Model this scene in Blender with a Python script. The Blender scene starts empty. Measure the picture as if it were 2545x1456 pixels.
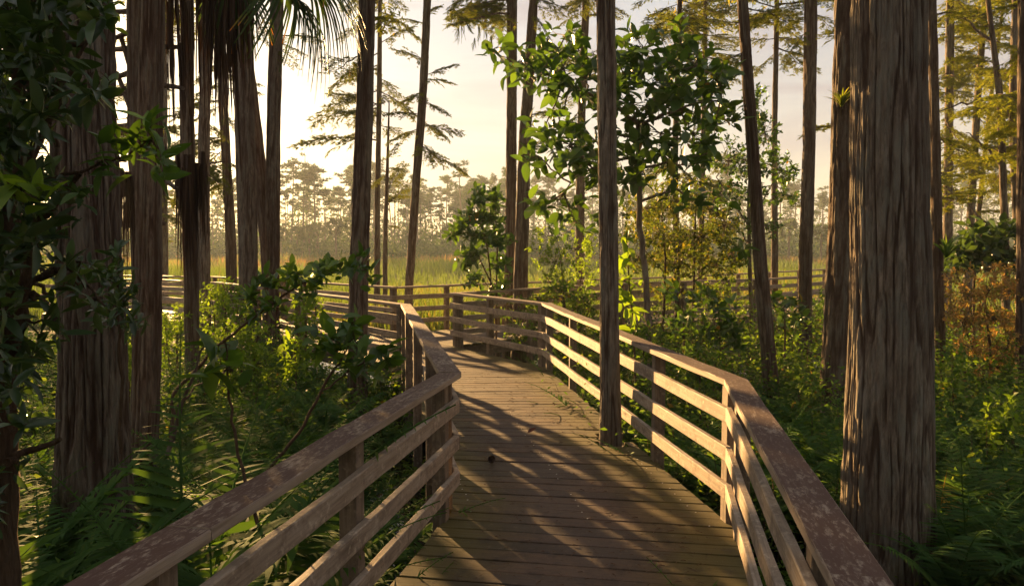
import bpy, math, random
import numpy as np
from mathutils import Vector, Matrix

random.seed(11)
rng = np.random.default_rng(11)
S = bpy.context.scene
COL = S.collection
R = math.radians
PI = math.pi

# ------------------------------------------------------------------ camera
F, CX, CY, EYE, PITCH = 1950.0, 1272.5, 728.0, 1.72, R(3.5)
CP, SP = math.cos(PITCH), math.sin(PITCH)
GZ = -0.62                                       # swamp floor; the deck is z = 0


def ray(u, v):
    a, b = (u - CX) / F, (CY - v) / F
    return Vector((a, CP + b * SP, -SP + b * CP))


def at(u, v, Y):
    d = ray(u, v)
    k = Y / d.y
    return Vector((d.x * k, Y, EYE + d.z * k))


def on(u, v, z):
    d = ray(u, v)
    k = (z - EYE) / d.z
    return Vector((d.x * k, d.y * k, z))


cam_d = bpy.data.cameras.new('camera')
cam = bpy.data.objects.new('camera', cam_d)
COL.objects.link(cam)
cam.location = (0, 0, EYE)
cam.rotation_euler = (PI / 2 - PITCH, 0, 0)
cam_d.sensor_width = 36
cam_d.lens = 36 * F / 2545
cam_d.clip_start = 0.05
cam_d.clip_end = 3000
S.camera = cam

# ------------------------------------------------------------------ light
SUN_AZ, SUN_EL = R(-26.5), R(9.5)                # azimuth from +Y, negative = left
sd = Vector((math.sin(SUN_AZ) * math.cos(SUN_EL), math.cos(SUN_AZ) * math.cos(SUN_EL), math.sin(SUN_EL)))
sl = bpy.data.lights.new('sun', 'SUN')
sl.energy = 5.0
sl.angle = R(0.9)
sl.color = (1.0, 0.585, 0.225)
so = bpy.data.objects.new('sun', sl)
COL.objects.link(so)
so.rotation_euler = sd.to_track_quat('Z', 'Y').to_euler()

W = bpy.data.worlds.new('World')
S.world = W
W.use_nodes = True
nt = W.node_tree
nt.nodes.clear()


def N(nt, typ, **kw):
    n = nt.nodes.new(typ)
    for k, v in kw.items():
        if k.startswith('i_'):
            n.inputs[k[2:].replace('_', ' ')].default_value = v
        else:
            setattr(n, k, v)
    return n


def ramp(nt, stops, fac=None, interp='LINEAR'):
    n = nt.nodes.new('ShaderNodeValToRGB')
    n.color_ramp.interpolation = interp
    el = n.color_ramp.elements
    while len(el) > 1:
        el.remove(el[-1])
    for i, (p, c) in enumerate(stops):
        e = el[0] if i == 0 else el.new(p)
        e.position = p
        e.color = (c[0], c[1], c[2], 1) if not isinstance(c, (int, float)) else (c, c, c, 1)
    if fac is not None:
        nt.links.new(fac, n.inputs[0])
    return n


def mixc(nt, fac, a, b, mode='MIX'):
    n = nt.nodes.new('ShaderNodeMix')
    n.data_type = 'RGBA'
    n.blend_type = mode
    for i, x in ((0, fac), (6, a), (7, b)):
        if isinstance(x, (int, float)):
            n.inputs[i].default_value = x
        elif isinstance(x, tuple):
            n.inputs[i].default_value = (x[0], x[1], x[2], 1)
        else:
            nt.links.new(x, n.inputs[i])
    return n.outputs[2]


sky = N(nt, 'ShaderNodeTexSky', sky_type='NISHITA', sun_disc=False, sun_elevation=SUN_EL, sun_rotation=SUN_AZ,
        altitude=0, air_density=1.0, dust_density=1.6, ozone_density=2.0)
tcw = N(nt, 'ShaderNodeTexCoord')
mpw = N(nt, 'ShaderNodeMapping')
mpw.inputs['Scale'].default_value = (1.2, 1.2, 7.0)
nt.links.new(tcw.outputs['Generated'], mpw.inputs['Vector'])
cn = N(nt, 'ShaderNodeTexNoise', i_Scale=2.6, i_Detail=6.0, i_Roughness=0.55, i_Distortion=0.4)
nt.links.new(mpw.outputs[0], cn.inputs['Vector'])
cr = ramp(nt, [(0.44, 0.0), (0.62, 1.0)], cn.outputs['Fac'])
# thin high cloud: whitens the blue and greys the pink a little
sxyz = N(nt, 'ShaderNodeSeparateXYZ')
nt.links.new(tcw.outputs['Generated'], sxyz.inputs[0])
vcol = ramp(nt, [(0.0, (2.45, 1.94, 1.45)), (0.12, (2.42, 2.02, 1.62)), (0.30, (2.25, 2.10, 2.02)), (0.7, (2.8, 2.85, 3.0))], sxyz.outputs['Z'])
veil = mixc(nt, 0.78, sky.outputs[0], vcol.outputs[0])
clouds = mixc(nt, cr.outputs[0], veil, mixc(nt, 0.82, sky.outputs[0], (1.95, 1.55, 1.42)))
bg = N(nt, 'ShaderNodeBackground', i_Strength=0.05)
nt.links.new(clouds, bg.inputs['Color'])
wo = N(nt, 'ShaderNodeOutputWorld')
nt.links.new(bg.outputs[0], wo.inputs['Surface'])

S.view_settings.view_transform = 'Standard'
S.view_settings.look = 'None'
S.view_settings.exposure = 2.42
S.view_settings.gamma = 1.0
S.cycles.use_denoising = True
S.cycles.max_bounces = 8
S.cycles.transparent_max_bounces = 4
S.cycles.volume_bounces = 1

# ------------------------------------------------------------------ materials


def new_mat(name):
    m = bpy.data.materials.new(name)
    m.use_nodes = True
    t = m.node_tree
    t.nodes.clear()
    o = t.nodes.new('ShaderNodeOutputMaterial')
    p = t.nodes.new('ShaderNodeBsdfPrincipled')
    t.links.new(p.outputs[0], o.inputs['Surface'])
    return m, t, p, o


def coords(t, scale, offset_random=True):
    tc = t.nodes.new('ShaderNodeTexCoord')
    src = tc.outputs['Object']
    if offset_random:
        oi = t.nodes.new('ShaderNodeObjectInfo')
        mu = N(t, 'ShaderNodeMath', operation='MULTIPLY')
        mu.inputs[1].default_value = 37.0
        t.links.new(oi.outputs['Random'], mu.inputs[0])
        ad = N(t, 'ShaderNodeVectorMath', operation='ADD')
        t.links.new(src, ad.inputs[0])
        t.links.new(mu.outputs[0], ad.inputs[1])
        src = ad.outputs[0]
    mp = t.nodes.new('ShaderNodeMapping')
    mp.inputs['Scale'].default_value = scale
    t.links.new(src, mp.inputs['Vector'])
    return mp.outputs[0]


def noise(t, vec, scale, detail=4.0, rough=0.55, dist=0.0):
    n = N(t, 'ShaderNodeTexNoise', i_Scale=scale, i_Detail=detail, i_Roughness=rough, i_Distortion=dist)
    t.links.new(vec, n.inputs['Vector'])
    return n.outputs['Fac']


def bump(t, p, h, strength, dist):
    b = N(t, 'ShaderNodeBump', i_Strength=strength, i_Distance=dist)
    t.links.new(h, b.inputs['Height'])
    t.links.new(b.outputs[0], p.inputs['Normal'])


def bark_mat(name, c0, c1, c2, lichen=(0.22, 0.22, 0.18), lich=0.35, fine=30.0, inner=(0.060, 0.034, 0.022)):
    m, t, p, o = new_mat(name)
    v = coords(t, (1, 1, 0.15))
    n1 = noise(t, v, fine * 1.3, 8, 0.66, 0.5)
    c = ramp(t, [(0.30, c0), (0.5, c1), (0.70, c2)], n1).outputs[0]
    v2 = coords(t, (1, 1, 0.3))
    n2 = noise(t, v2, 11.0, 8, 0.7)
    lf = ramp(t, [(0.50, 0.0), (0.60, lich)], n2).outputs[0]
    c = mixc(t, lf, c, lichen)
    n3 = noise(t, coords(t, (1, 1, 0.12)), 4.0, 3)
    c = mixc(t, ramp(t, [(0.35, 0.55), (0.6, 0.0)], n3).outputs[0], c, (c0[0] * 1.2, c0[1] * 0.9, c0[2] * 0.8))
    ah = N(t, 'ShaderNodeAttribute', attribute_name='tint')     # red-brown inner bark in furrows also paints in shade contrast the light lacks
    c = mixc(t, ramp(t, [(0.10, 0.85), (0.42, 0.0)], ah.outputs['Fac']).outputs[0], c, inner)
    c = mixc(t, ramp(t, [(0.55, 0.0), (0.9, 0.35)], ah.outputs['Fac']).outputs[0], c, lichen)  # weathered grey strips; ridges painted paler as part of the same contrast
    t.links.new(c, p.inputs['Base Color'])
    p.inputs['Roughness'].default_value = 0.9
    p.inputs['Specular IOR Level'].default_value = 0.2
    bump(t, p, n1, 1.0, 0.035)
    return m


M = {}
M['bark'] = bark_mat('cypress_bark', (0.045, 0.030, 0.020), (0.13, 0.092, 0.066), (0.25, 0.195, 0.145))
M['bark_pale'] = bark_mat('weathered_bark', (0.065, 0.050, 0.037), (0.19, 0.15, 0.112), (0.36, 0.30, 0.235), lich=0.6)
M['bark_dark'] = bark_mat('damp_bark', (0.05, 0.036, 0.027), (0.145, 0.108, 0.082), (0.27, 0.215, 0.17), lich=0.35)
M['twig'] = bark_mat('twig_bark', (0.05, 0.035, 0.022), (0.12, 0.08, 0.05), (0.2, 0.14, 0.09), lich=0.1, fine=60)


def leaf_mat(name, stops, trans=0.4, rough=0.5, tcol=None, spec=0.3):
    m, t, p, o = new_mat(name)
    a = N(t, 'ShaderNodeAttribute', attribute_name='tint')
    c = ramp(t, stops, a.outputs['Fac']).outputs[0]
    t.links.new(c, p.inputs['Base Color'])
    p.inputs['Roughness'].default_value = rough
    p.inputs['Specular IOR Level'].default_value = spec
    tr = t.nodes.new('ShaderNodeBsdfTranslucent')
    cc = mixc(t, 1.0, c, tcol or (1.9, 1.75, 0.55), 'MULTIPLY')
    t.links.new(cc, tr.inputs['Color'])
    mx = N(t, 'ShaderNodeMixShader', i_Fac=trans)
    t.links.new(p.outputs[0], mx.inputs[1])
    t.links.new(tr.outputs[0], mx.inputs[2])
    t.links.new(mx.outputs[0], o.inputs['Surface'])
    return m


G = leaf_mat
M['leaf_glossy'] = G('glossy_leaf', [(0, (0.03, 0.065, 0.014)), (0.6, (0.055, 0.12, 0.024)), (0.992, (0.085, 0.16, 0.03)), (0.995, (0.26, 0.13, 0.02)), (1, (0.32, 0.16, 0.03))], 0.38, 0.35, spec=0.5)
M['leaf_dark'] = G('dark_bay_leaf', [(0, (0.02, 0.042, 0.016)), (0.7, (0.042, 0.08, 0.028)), (1, (0.075, 0.13, 0.04))], 0.3, 0.33, spec=0.5)
M['leaf_bright'] = G('bright_leaf', [(0, (0.09, 0.16, 0.02)), (1, (0.17, 0.26, 0.035))], 0.55, 0.5, spec=0.2)
M['leaf_under'] = G('undergrowth_leaf', [(0, (0.04, 0.085, 0.02)), (0.6, (0.09, 0.165, 0.03)), (0.93, (0.15, 0.20, 0.035)), (1, (0.18, 0.12, 0.035))], 0.45, 0.65, spec=0.12)
M['leaf_olive'] = G('olive_leaf', [(0, (0.045, 0.07, 0.016)), (0.75, (0.10, 0.14, 0.026)), (1, (0.20, 0.16, 0.035))], 0.45, 0.55)
M['leaf_rust'] = G('rust_leaf', [(0, (0.26, 0.16, 0.06)), (0.5, (0.40, 0.26, 0.10)), (0.75, (0.30, 0.27, 0.075)), (1, (0.07, 0.10, 0.02))], 0.35, 0.7, (1.5, 1.3, 0.7), spec=0.1)
M['fern'] = G('fern_leaf', [(0, (0.04, 0.09, 0.028)), (0.7, (0.08, 0.16, 0.042)), (1, (0.13, 0.19, 0.045))], 0.45, 0.75, spec=0.05)
M['fern_yellow'] = G('yellow_fern_leaf', [(0, (0.25, 0.18, 0.02)), (1, (0.35, 0.30, 0.05))], 0.5, 0.5, (1.6, 1.4, 0.5))
M['needle'] = G('cypress_needle', [(0, (0.06, 0.08, 0.018)), (0.8, (0.11, 0.14, 0.028)), (1, (0.19, 0.15, 0.035))], 0.5, 0.7, spec=0.1)
M['needle_green'] = G('green_cypress_needle', [(0, (0.08, 0.11, 0.02)), (0.7, (0.16, 0.20, 0.032)), (1, (0.26, 0.22, 0.04))], 0.55, 0.7, spec=0.1)
M['palm_green'] = G('palm_blade', [(0, (0.018, 0.038, 0.010)), (0.8, (0.04, 0.075, 0.014)), (0.93, (0.16, 0.14, 0.02)), (1, (0.5, 0.16, 0.02))], 0.4, 0.4)
M['palm_dead'] = G('dead_palm_blade', [(0, (0.03, 0.018, 0.012)), (1, (0.075, 0.048, 0.032))], 0.08, 0.75, (1.2, 1.0, 0.8), 0.15)
M['marsh'] = G('marsh_blade', [(0, (0.055, 0.085, 0.024)), (0.5, (0.085, 0.13, 0.034)), (0.78, (0.17, 0.135, 0.06)), (1, (0.19, 0.10, 0.06))], 0.42, 0.7, spec=0.15)
M['pine_needle'] = G('pine_needle', [(0, (0.02, 0.048, 0.022)), (1, (0.045, 0.08, 0.032))], 0.3, 0.8, spec=0.1)
M['far_leaf'] = G('far_leaf', [(0, (0.03, 0.055, 0.02)), (0.8, (0.055, 0.10, 0.03)), (1, (0.10, 0.13, 0.03))], 0.3, 0.8, spec=0.1)


def wood_mat(name, base, dark, pale, stain=0.0, moss=0.0, plank=False):
    """weathered timber, grain along local X"""
    m, t, p, o = new_mat(name)
    v = coords(t, (0.06, 1, 1), not plank)
    if plank:                                    # planks lie across the walk in one mesh: grain via their own attribute vector
        a = N(t, 'ShaderNodeAttribute', attribute_name='grain')
        v = a.outputs['Vector']
    g = noise(t, v, 42.0, 8, 0.65, 0.4)
    c = ramp(t, [(0.28, dark), (0.5, base), (0.74, pale)], g).outputs[0]
    if plank:
        a2 = N(t, 'ShaderNodeAttribute', attribute_name='tint')
        k = ramp(t, [(0, (0.50, 0.52, 0.55)), (0.5, (0.95, 0.93, 0.92)), (1, (1.5, 1.38, 1.25))], a2.outputs['Fac']).outputs[0]
        c = mixc(t, 1.0, c, k, 'MULTIPLY')
    vb = coords(t, (1, 1, 1), not plank)
    if stain:                                    # dark crust of lichen on the weathered tops
        nb = noise(t, coords(t, (0.35, 1, 1)), 48.0, 8, 0.75, 0.2)
        nl = noise(t, coords(t, (0.6, 1, 1)), 5.0, 5, 0.6)
        geo = t.nodes.new('ShaderNodeNewGeometry')
        sx = t.nodes.new('ShaderNodeSeparateXYZ')
        t.links.new(geo.outputs['True Normal'], sx.inputs[0])
        up = ramp(t, [(0.5, 0.0), (0.9, 1.0)], sx.outputs['Z']).outputs[0]
        sm = N(t, 'ShaderNodeMath', operation='MULTIPLY_ADD')
        t.links.new(nl, sm.inputs[0])
        sm.inputs[1].default_value = 0.46
        t.links.new(nb, sm.inputs[2])
        sf = ramp(t, [(0.68 - 0.085 * stain, 0.0), (0.86 - 0.085 * stain, 0.95)], sm.outputs[0]).outputs[0]
        mm = N(t, 'ShaderNodeMath', operation='MULTIPLY')
        t.links.new(sf, mm.inputs[0])
        t.links.new(up, mm.inputs[1])
        c = mixc(t, mm.outputs[0], c, (0.060, 0.025, 0.016))
        # pale flecks
        nf = noise(t, coords(t, (0.4, 1, 1)), 60.0, 4, 0.65)
        ff = ramp(t, [(0.58, 0.0), (0.72, 0.45)], nf).outputs[0]
        c = mixc(t, ff, c, (0.33, 0.265, 0.20))
    else:
        nb = noise(t, vb, 9.0, 7, 0.7)
        c = mixc(t, ramp(t, [(0.5, 0.0), (0.62, 0.55)], nb).outputs[0], c, (dark[0] * 0.8, dark[1] * 0.8, dark[2] * 0.8))
        nf = noise(t, vb, 26.0, 5, 0.65)
        c = mixc(t, ramp(t, [(0.56, 0.0), (0.64, 0.6)], nf).outputs[0], c, (pale[0] * 1.15, pale[1] * 1.15, pale[2] * 1.1))
        nk = noise(t, coords(t, (0.3, 1, 1)), 16.0, 8, 0.75)
        c = mixc(t, ramp(t, [(0.58, 0.0), (0.68, 0.65)], nk).outputs[0], c, (0.085, 0.055, 0.042))
    if moss:
        a3 = N(t, 'ShaderNodeAttribute', attribute_name='edge')
        nm = noise(t, vb, 3.0, 6, 0.65)
        ms = N(t, 'ShaderNodeMath', operation='MULTIPLY')
        t.links.new(a3.outputs['Fac'], ms.inputs[0])
        t.links.new(nm, ms.inputs[1])
        mf = ramp(t, [(0.03, 0.0), (0.25, moss)], ms.outputs[0]).outputs[0]
        c = mixc(t, mf, c, (0.085, 0.066, 0.011))
        wr = noise(t, vb, 1.3, 5, 0.6)                       # greyer where feet have worn the middle
        wi = N(t, 'ShaderNodeMath', operation='SUBTRACT')
        t.links.new(wr, wi.inputs[0])
        t.links.new(a3.outputs['Fac'], wi.inputs[1])
        c = mixc(t, ramp(t, [(0.25, 0.0), (0.55, 0.5)], wi.outputs[0]).outputs[0], c, (0.092, 0.068, 0.054))
        dk = noise(t, vb, 5.0, 7, 0.7)
        c = mixc(t, ramp(t, [(0.54, 0.0), (0.66, 0.7)], dk).outputs[0], c, (0.030, 0.020, 0.015))
        sc = noise(t, vb, 120.0, 2, 0.5)
        c = mixc(t, ramp(t, [(0.73, 0.0), (0.76, 0.5)], sc).outputs[0], c, (0.35, 0.30, 0.24))
    t.links.new(c, p.inputs['Base Color'])
    rr = ramp(t, [(0.3, 0.62), (0.7, 0.85)], g).outputs[0]
    t.links.new(rr, p.inputs['Roughness'])
    p.inputs['Specular IOR Level'].default_value = 0.35
    bump(t, p, g, 0.45, 0.006)
    return m


M['wood'] = wood_mat('weathered_timber', (0.29, 0.225, 0.165), (0.15, 0.108, 0.075), (0.42, 0.35, 0.275))
M['wood_cap_heavy'] = wood_mat('crusted_timber', (0.27, 0.21, 0.155), (0.14, 0.10, 0.07), (0.40, 0.33, 0.26), stain=2.0)
M['wood_cap'] = wood_mat('lichened_timber', (0.27, 0.21, 0.155), (0.14, 0.10, 0.07), (0.40, 0.33, 0.26), stain=1.45)
M['wood_post'] = wood_mat('post_timber', (0.18, 0.135, 0.095), (0.085, 0.062, 0.045), (0.28, 0.22, 0.16))
M['deck'] = wood_mat('deck_timber', (0.068, 0.041, 0.025), (0.028, 0.017, 0.011), (0.115, 0.076, 0.050), moss=0.85, plank=True)


def simple(name, col, rough=0.8, spec=0.3, nscale=3.0, col2=None, metallic=0.0):
    m, t, p, o = new_mat(name)
    v = coords(t, (1, 1, 1), False)
    n = noise(t, v, nscale, 6, 0.6)
    c2 = col2 or tuple(x * 0.5 for x in col)
    t.links.new(ramp(t, [(0.35, c2), (0.65, col)], n).outputs[0], p.inputs['Base Color'])
    p.inputs['Roughness'].default_value = rough
    p.inputs['Specular IOR Level'].default_value = spec
    p.inputs['Metallic'].default_value = metallic
    bump(t, p, n, 0.4, 0.03)
    return m


M['mud'] = simple('swamp_mud', (0.055, 0.042, 0.022), 0.9, 0.2, 2.5, (0.02, 0.016, 0.01))
M['marsh_floor'] = simple('marsh_floor', (0.07, 0.085, 0.025), 0.95, 0.1, 0.15, (0.13, 0.085, 0.035))
M['water'], _t, _p, _o = new_mat('black_water')
_p.inputs['Base Color'].default_value = (0.012, 0.010, 0.007, 1)
_p.inputs['Roughness'].default_value = 0.10
_p.inputs['Specular IOR Level'].default_value = 0.6
bump(_t, _p, noise(_t, coords(_t, (1, 1, 1), False), 6.0, 3), 0.12, 0.02)
M['cone'] = simple('cone_scale', (0.09, 0.055, 0.035), 0.8, 0.2, 30)
M['dry_leaf'] = simple('dry_leaf', (0.14, 0.045, 0.022), 0.7, 0.3, 20)
M['litter'] = simple('dry_needle_litter', (0.15, 0.085, 0.05), 0.8, 0.2, 20)
M['screw'] = simple('screw_steel', (0.6, 0.58, 0.55), 0.35, 0.5, 20, (0.5, 0.48, 0.45), 0.6)

# ------------------------------------------------------------------ mesh tools


class MB:
    """collects triangles with a material index and a 0..1 tint per vertex; build() links ONE object"""

    def __init__(self):
        self.V, self.T, self.Fc, self.MI, self.n = [], [], [], [], 0

    def add(self, V, Fc, mi=0, tint=0.5):
        V = np.asarray(V, dtype=np.float32)
        Fc = np.asarray(Fc, dtype=np.int32)
        self.V.append(V)
        self.Fc.append(Fc + self.n)
        self.T.append(np.full(len(V), tint, dtype=np.float32) if np.isscalar(tint) else np.asarray(tint, dtype=np.float32))
        self.MI.append(np.full(len(Fc), mi, dtype=np.int32))
        self.n += len(V)

    def mesh(self, name, mats, smooth=True, extra=None):
        V, Fc, MI, T = np.concatenate(self.V), np.concatenate(self.Fc), np.concatenate(self.MI), np.concatenate(self.T)
        me = bpy.data.meshes.new(name)
        me.vertices.add(len(V))
        me.vertices.foreach_set('co', V.ravel())
        me.loops.add(len(Fc) * 3)
        me.loops.foreach_set('vertex_index', Fc.ravel())
        me.polygons.add(len(Fc))
        me.polygons.foreach_set('loop_start', np.arange(0, len(Fc) * 3, 3, dtype=np.int32))
        for mm in mats:
            me.materials.append(mm)
        me.polygons.foreach_set('material_index', MI)
        me.polygons.foreach_set('use_smooth', np.full(len(Fc), smooth, dtype=bool))
        a = me.attributes.new('tint', 'FLOAT', 'POINT')
        a.data.foreach_set('value', T)
        for k, (ty, arr) in (extra or {}).items():
            a = me.attributes.new(k, ty, 'POINT')
            a.data.foreach_set('value' if ty == 'FLOAT' else 'vector', np.asarray(arr, dtype=np.float32).ravel())
        me.update()
        return me

    def build(self, name, mats, parent=None, smooth=True, extra=None):
        return link(name, self.mesh(name, mats, smooth, extra), parent)


def link(name, data, parent=None):
    o = bpy.data.objects.new(name, data)
    COL.objects.link(o)
    if parent is not None:
        o.parent = parent
    return o


def tag(o, label=None, cat=None, group=None, kind=None):
    if label:
        o['label'] = label
    if cat:
        o['category'] = cat
    if group:
        o['group'] = group
    if kind:
        o['kind'] = kind
    return o


def thing(name, label, cat, loc=(0, 0, 0), rotz=0, group=None):
    o = link(name, None)
    o.location = loc
    o.rotation_euler = (0, 0, rotz)
    o.empty_display_size = 0.1
    return tag(o, label, cat, group)


def copy_tree(o, parent=None):
    c = o.copy()
    COL.objects.link(c)
    c.parent = parent
    for ch in list(o.children):
        copy_tree(ch, c)
    return c


def frames(X, up=None, roll=None):
    """rotation matrices (N,3,3): columns x along X, z near up turned by roll"""
    X = np.asarray(X, float)
    X = X / np.maximum(np.linalg.norm(X, axis=1, keepdims=True), 1e-9)
    Uv = np.tile(np.array([0, 0, 1.0]), (len(X), 1)) if up is None else np.asarray(up, float)
    bad = np.abs((X * Uv).sum(1)) > 0.97
    Uv[bad] = [1, 0, 0]
    Yv = np.cross(Uv, X)
    Yv /= np.maximum(np.linalg.norm(Yv, axis=1, keepdims=True), 1e-9)
    Zv = np.cross(X, Yv)
    if roll is not None:
        c, s = np.cos(roll)[:, None], np.sin(roll)[:, None]
        Yv, Zv = Yv * c + Zv * s, Zv * c - Yv * s
    return np.stack([X, Yv, Zv], axis=2)


def scatter(TV, TF, Rm, t, sc):
    """instances of a template into one vertex and face array"""
    TV, TF = np.asarray(TV, float), np.asarray(TF, int)
    n = len(t)
    sc = np.asarray(sc, float)
    L = TV[None] * (sc[:, None, None] if sc.ndim == 1 else sc[:, None, :])
    V = np.einsum('nij,nkj->nki', Rm, L) + np.asarray(t)[:, None, :]
    Fc = TF[None] + (np.arange(n) * len(TV))[:, None, None]
    return V.reshape(-1, 3), Fc.reshape(-1, 3)


def leaf_tpl(w=0.24, droop=0.12, fold=0.06, fine=True):
    if fine:
        xs = [0.0, 0.18, 0.42, 0.68, 0.88, 1.0]
        ws = [0.02, 0.68, 1.0, 0.80, 0.38, 0.0]
        V = []
        for x, k in zip(xs, ws):
            z = -droop * x * x
            V += [(x, -w * k, z + fold * k), (x, 0, z), (x, w * k, z + fold * k)]
        Fc = []
        for i in range(len(xs) - 1):
            a, b = 3 * i, 3 * i + 3
            Fc += [(a, b, b + 1), (a, b + 1, a + 1), (a + 1, b + 1, b + 2), (a + 1, b + 2, a + 2)]
        return V, Fc
    V = [(0, 0, 0), (0.45, -w, fold), (0.45, 0, -droop * 0.2), (0.45, w, fold), (1, 0, -droop)]
    return V, [(0, 1, 2), (0, 2, 3), (1, 4, 2), (2, 4, 3)]


def tube(mb, pts, rad, segs=6, mi=0, tint=0.5):
    P = np.array([tuple(p) for p in pts], float)
    n = len(P)
    r = np.full(n, rad, float) if np.isscalar(rad) else np.array(rad, float)
    T = np.gradient(P, axis=0)
    Rm = frames(T)
    a = np.arange(segs) / segs * 2 * PI
    C = np.stack([np.zeros(segs), np.cos(a), np.sin(a)], 1)
    V = P[:, None, :] + np.einsum('nij,kj->nki', Rm, C) * r[:, None, None]
    i, k = np.meshgrid(np.arange(n - 1), np.arange(segs), indexing='ij')
    k2 = (k + 1) % segs
    q = np.stack([i * segs + k, (i + 1) * segs + k, (i + 1) * segs + k2, i * segs + k2], -1).reshape(-1, 4)
    Fc = np.concatenate([q[:, [0, 2, 1]], q[:, [0, 3, 2]]])
    V = V.reshape(-1, 3)
    m = len(V)
    V = np.concatenate([V, P[:1], P[-1:]])
    e = np.arange(segs)
    e2 = (e + 1) % segs
    c0 = np.stack([np.full(segs, m), e, e2], 1)
    c1 = np.stack([np.full(segs, m + 1), (n - 1) * segs + e2, (n - 1) * segs + e], 1)
    mb.add(V, np.concatenate([Fc, c0, c1]), mi, tint)


def curve(a, b, sag=0.0, n=8, wig=0.0, side=None):
    a, b = np.array(tuple(a), float), np.array(tuple(b), float)
    t = np.linspace(0, 1, n)[:, None]
    P = a + (b - a) * t
    P[:, 2] += (sag * 4 * t * (1 - t))[:, 0]
    if wig:
        w = rng.normal(0, wig, (n, 3))
        w[0] = w[-1] = 0
        P += w
    return P


def vnoise(th, z, nt_, zf, seed):
    """value noise, periodic in the angle th (0..1), zf cells per metre along z"""
    r = np.random.default_rng(seed)
    zz = z * zf
    z0 = np.floor(zz.min())
    nz = int(np.ceil(zz.max() - z0)) + 3
    g = r.random((nt_, nz))
    x = th * nt_
    y = zz - z0
    xi, yi = np.floor(x).astype(int), np.floor(y).astype(int)
    fx, fy = x - xi, y - yi
    fx, fy = fx * fx * (3 - 2 * fx), fy * fy * (3 - 2 * fy)
    x0, x1 = xi % nt_, (xi + 1) % nt_
    return (g[x0, yi] * (1 - fx) + g[x1, yi] * fx) * (1 - fy) + (g[x0, yi + 1] * (1 - fx) + g[x1, yi + 1] * fx) * fy


def trunk_mesh(name, pts, rad, segs, rings, amp, mat, seed, ridges=30):
    """tapered trunk with fibrous vertical ridges"""
    P = np.array([tuple(p) for p in pts], float)
    r = np.array(rad, float)
    d = np.concatenate([[0], np.cumsum(np.linalg.norm(np.diff(P, axis=0), axis=1))])
    s = np.linspace(0, d[-1], rings)

    def smooth_interp(y):
        out = np.interp(s, d, y)
        k = max(3, rings // 14) | 1
        pad = np.concatenate([np.full(k // 2, out[0]), out, np.full(k // 2, out[-1])])
        return np.convolve(pad, np.ones(k) / k, 'valid')
    C = np.stack([np.interp(s, d, P[:, 0]) if len(P) < 3 else smooth_interp(P[:, 0]), np.interp(s, d, P[:, 1]), np.interp(s, d, P[:, 2])], 1)
    rr = smooth_interp(r)
    th = np.arange(segs) / segs
    TH, Z = np.meshgrid(th, s)
    warp = (vnoise(TH, Z, 6, 1.1, seed + 5) - 0.5) * 0.016
    T2 = (TH + warp) % 1.0
    n1 = vnoise(T2, Z, ridges, 1.3, seed)
    n2 = vnoise(T2, Z, ridges * 2 + 1, 3.5, seed + 1)
    n3 = vnoise(TH, Z, 5, 0.5, seed + 2)
    n4 = vnoise(TH, Z, ridges * 4, 9.0, seed + 3)
    n5 = vnoise(T2, Z, ridges, 5.0, seed + 7)
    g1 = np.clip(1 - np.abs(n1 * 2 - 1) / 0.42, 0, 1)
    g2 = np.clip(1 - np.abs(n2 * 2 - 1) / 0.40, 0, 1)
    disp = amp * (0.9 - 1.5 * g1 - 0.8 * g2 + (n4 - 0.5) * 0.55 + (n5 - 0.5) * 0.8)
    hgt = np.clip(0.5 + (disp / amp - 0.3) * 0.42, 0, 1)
    RR = rr[:, None] * (1 + (n3 - 0.5) * 0.14) + disp
    V = np.stack([C[:, 0:1] + RR * np.cos(TH * 2 * PI), C[:, 1:2] + RR * np.sin(TH * 2 * PI), np.repeat(C[:, 2:3], segs, 1)], -1)
    i, k = np.meshgrid(np.arange(rings - 1), np.arange(segs), indexing='ij')
    k2 = (k + 1) % segs
    q = np.stack([i * segs + k, i * segs + k2, (i + 1) * segs + k2, (i + 1) * segs + k], -1).reshape(-1, 4)
    mb = MB()
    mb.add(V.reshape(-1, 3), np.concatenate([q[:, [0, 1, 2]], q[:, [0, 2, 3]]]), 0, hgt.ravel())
    return mb.mesh(name, [mat])


# ------------------------------------------------------------------ boards (grain along local X)


def board_mesh(name, x0, x1, y0, y1, z0, z1, ska, skb, mat, ch=0.004, seed=0, warp=0.0025):
    L = x1 - x0
    n = max(2, int(L / 0.12))
    sec = [(y0 + ch, z0), (y1 - ch, z0), (y1, z0 + ch), (y1, z1 - ch), (y1 - ch, z1), (y0 + ch, z1), (y0, z1 - ch), (y0, z0 + ch)]
    r = np.random.default_rng(seed)
    ph = r.random(4) * 6
    V = []
    for i in range(n + 1):
        t = i / n
        for (y, z) in sec:
            xa, xb = x0 + y * ska, x1 + y * skb
            x = xa + (xb - xa) * t
            wy = warp * (math.sin(x * 2.1 + ph[0]) + 0.5 * math.sin(x * 7 + ph[1]))
            wz = warp * (math.sin(x * 1.7 + ph[2]) + 0.5 * math.sin(x * 6 + ph[3]))
            e = r.normal(0, warp * 0.25)
            V.append((x, y + wy + e, z + wz + e))
    Fc = []
    for i in range(n):
        for k in range(8):
            a, b = i * 8 + k, i * 8 + (k + 1) % 8
            Fc += [(a, a + 8, b + 8), (a, b + 8, b)]
    for k in range(1, 7):
        Fc.append((0, k, k + 1))
        m = n * 8
        Fc.append((m, m + k + 1, m + k))
    mb = MB()
    mb.add(V, Fc)
    return mb.mesh(name, [mat], smooth=False)


RAIL_H = 0.91
SLATS = ((0.648, 0.738), (0.408, 0.497), (0.176, 0.266))
_bs = [100]


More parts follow.
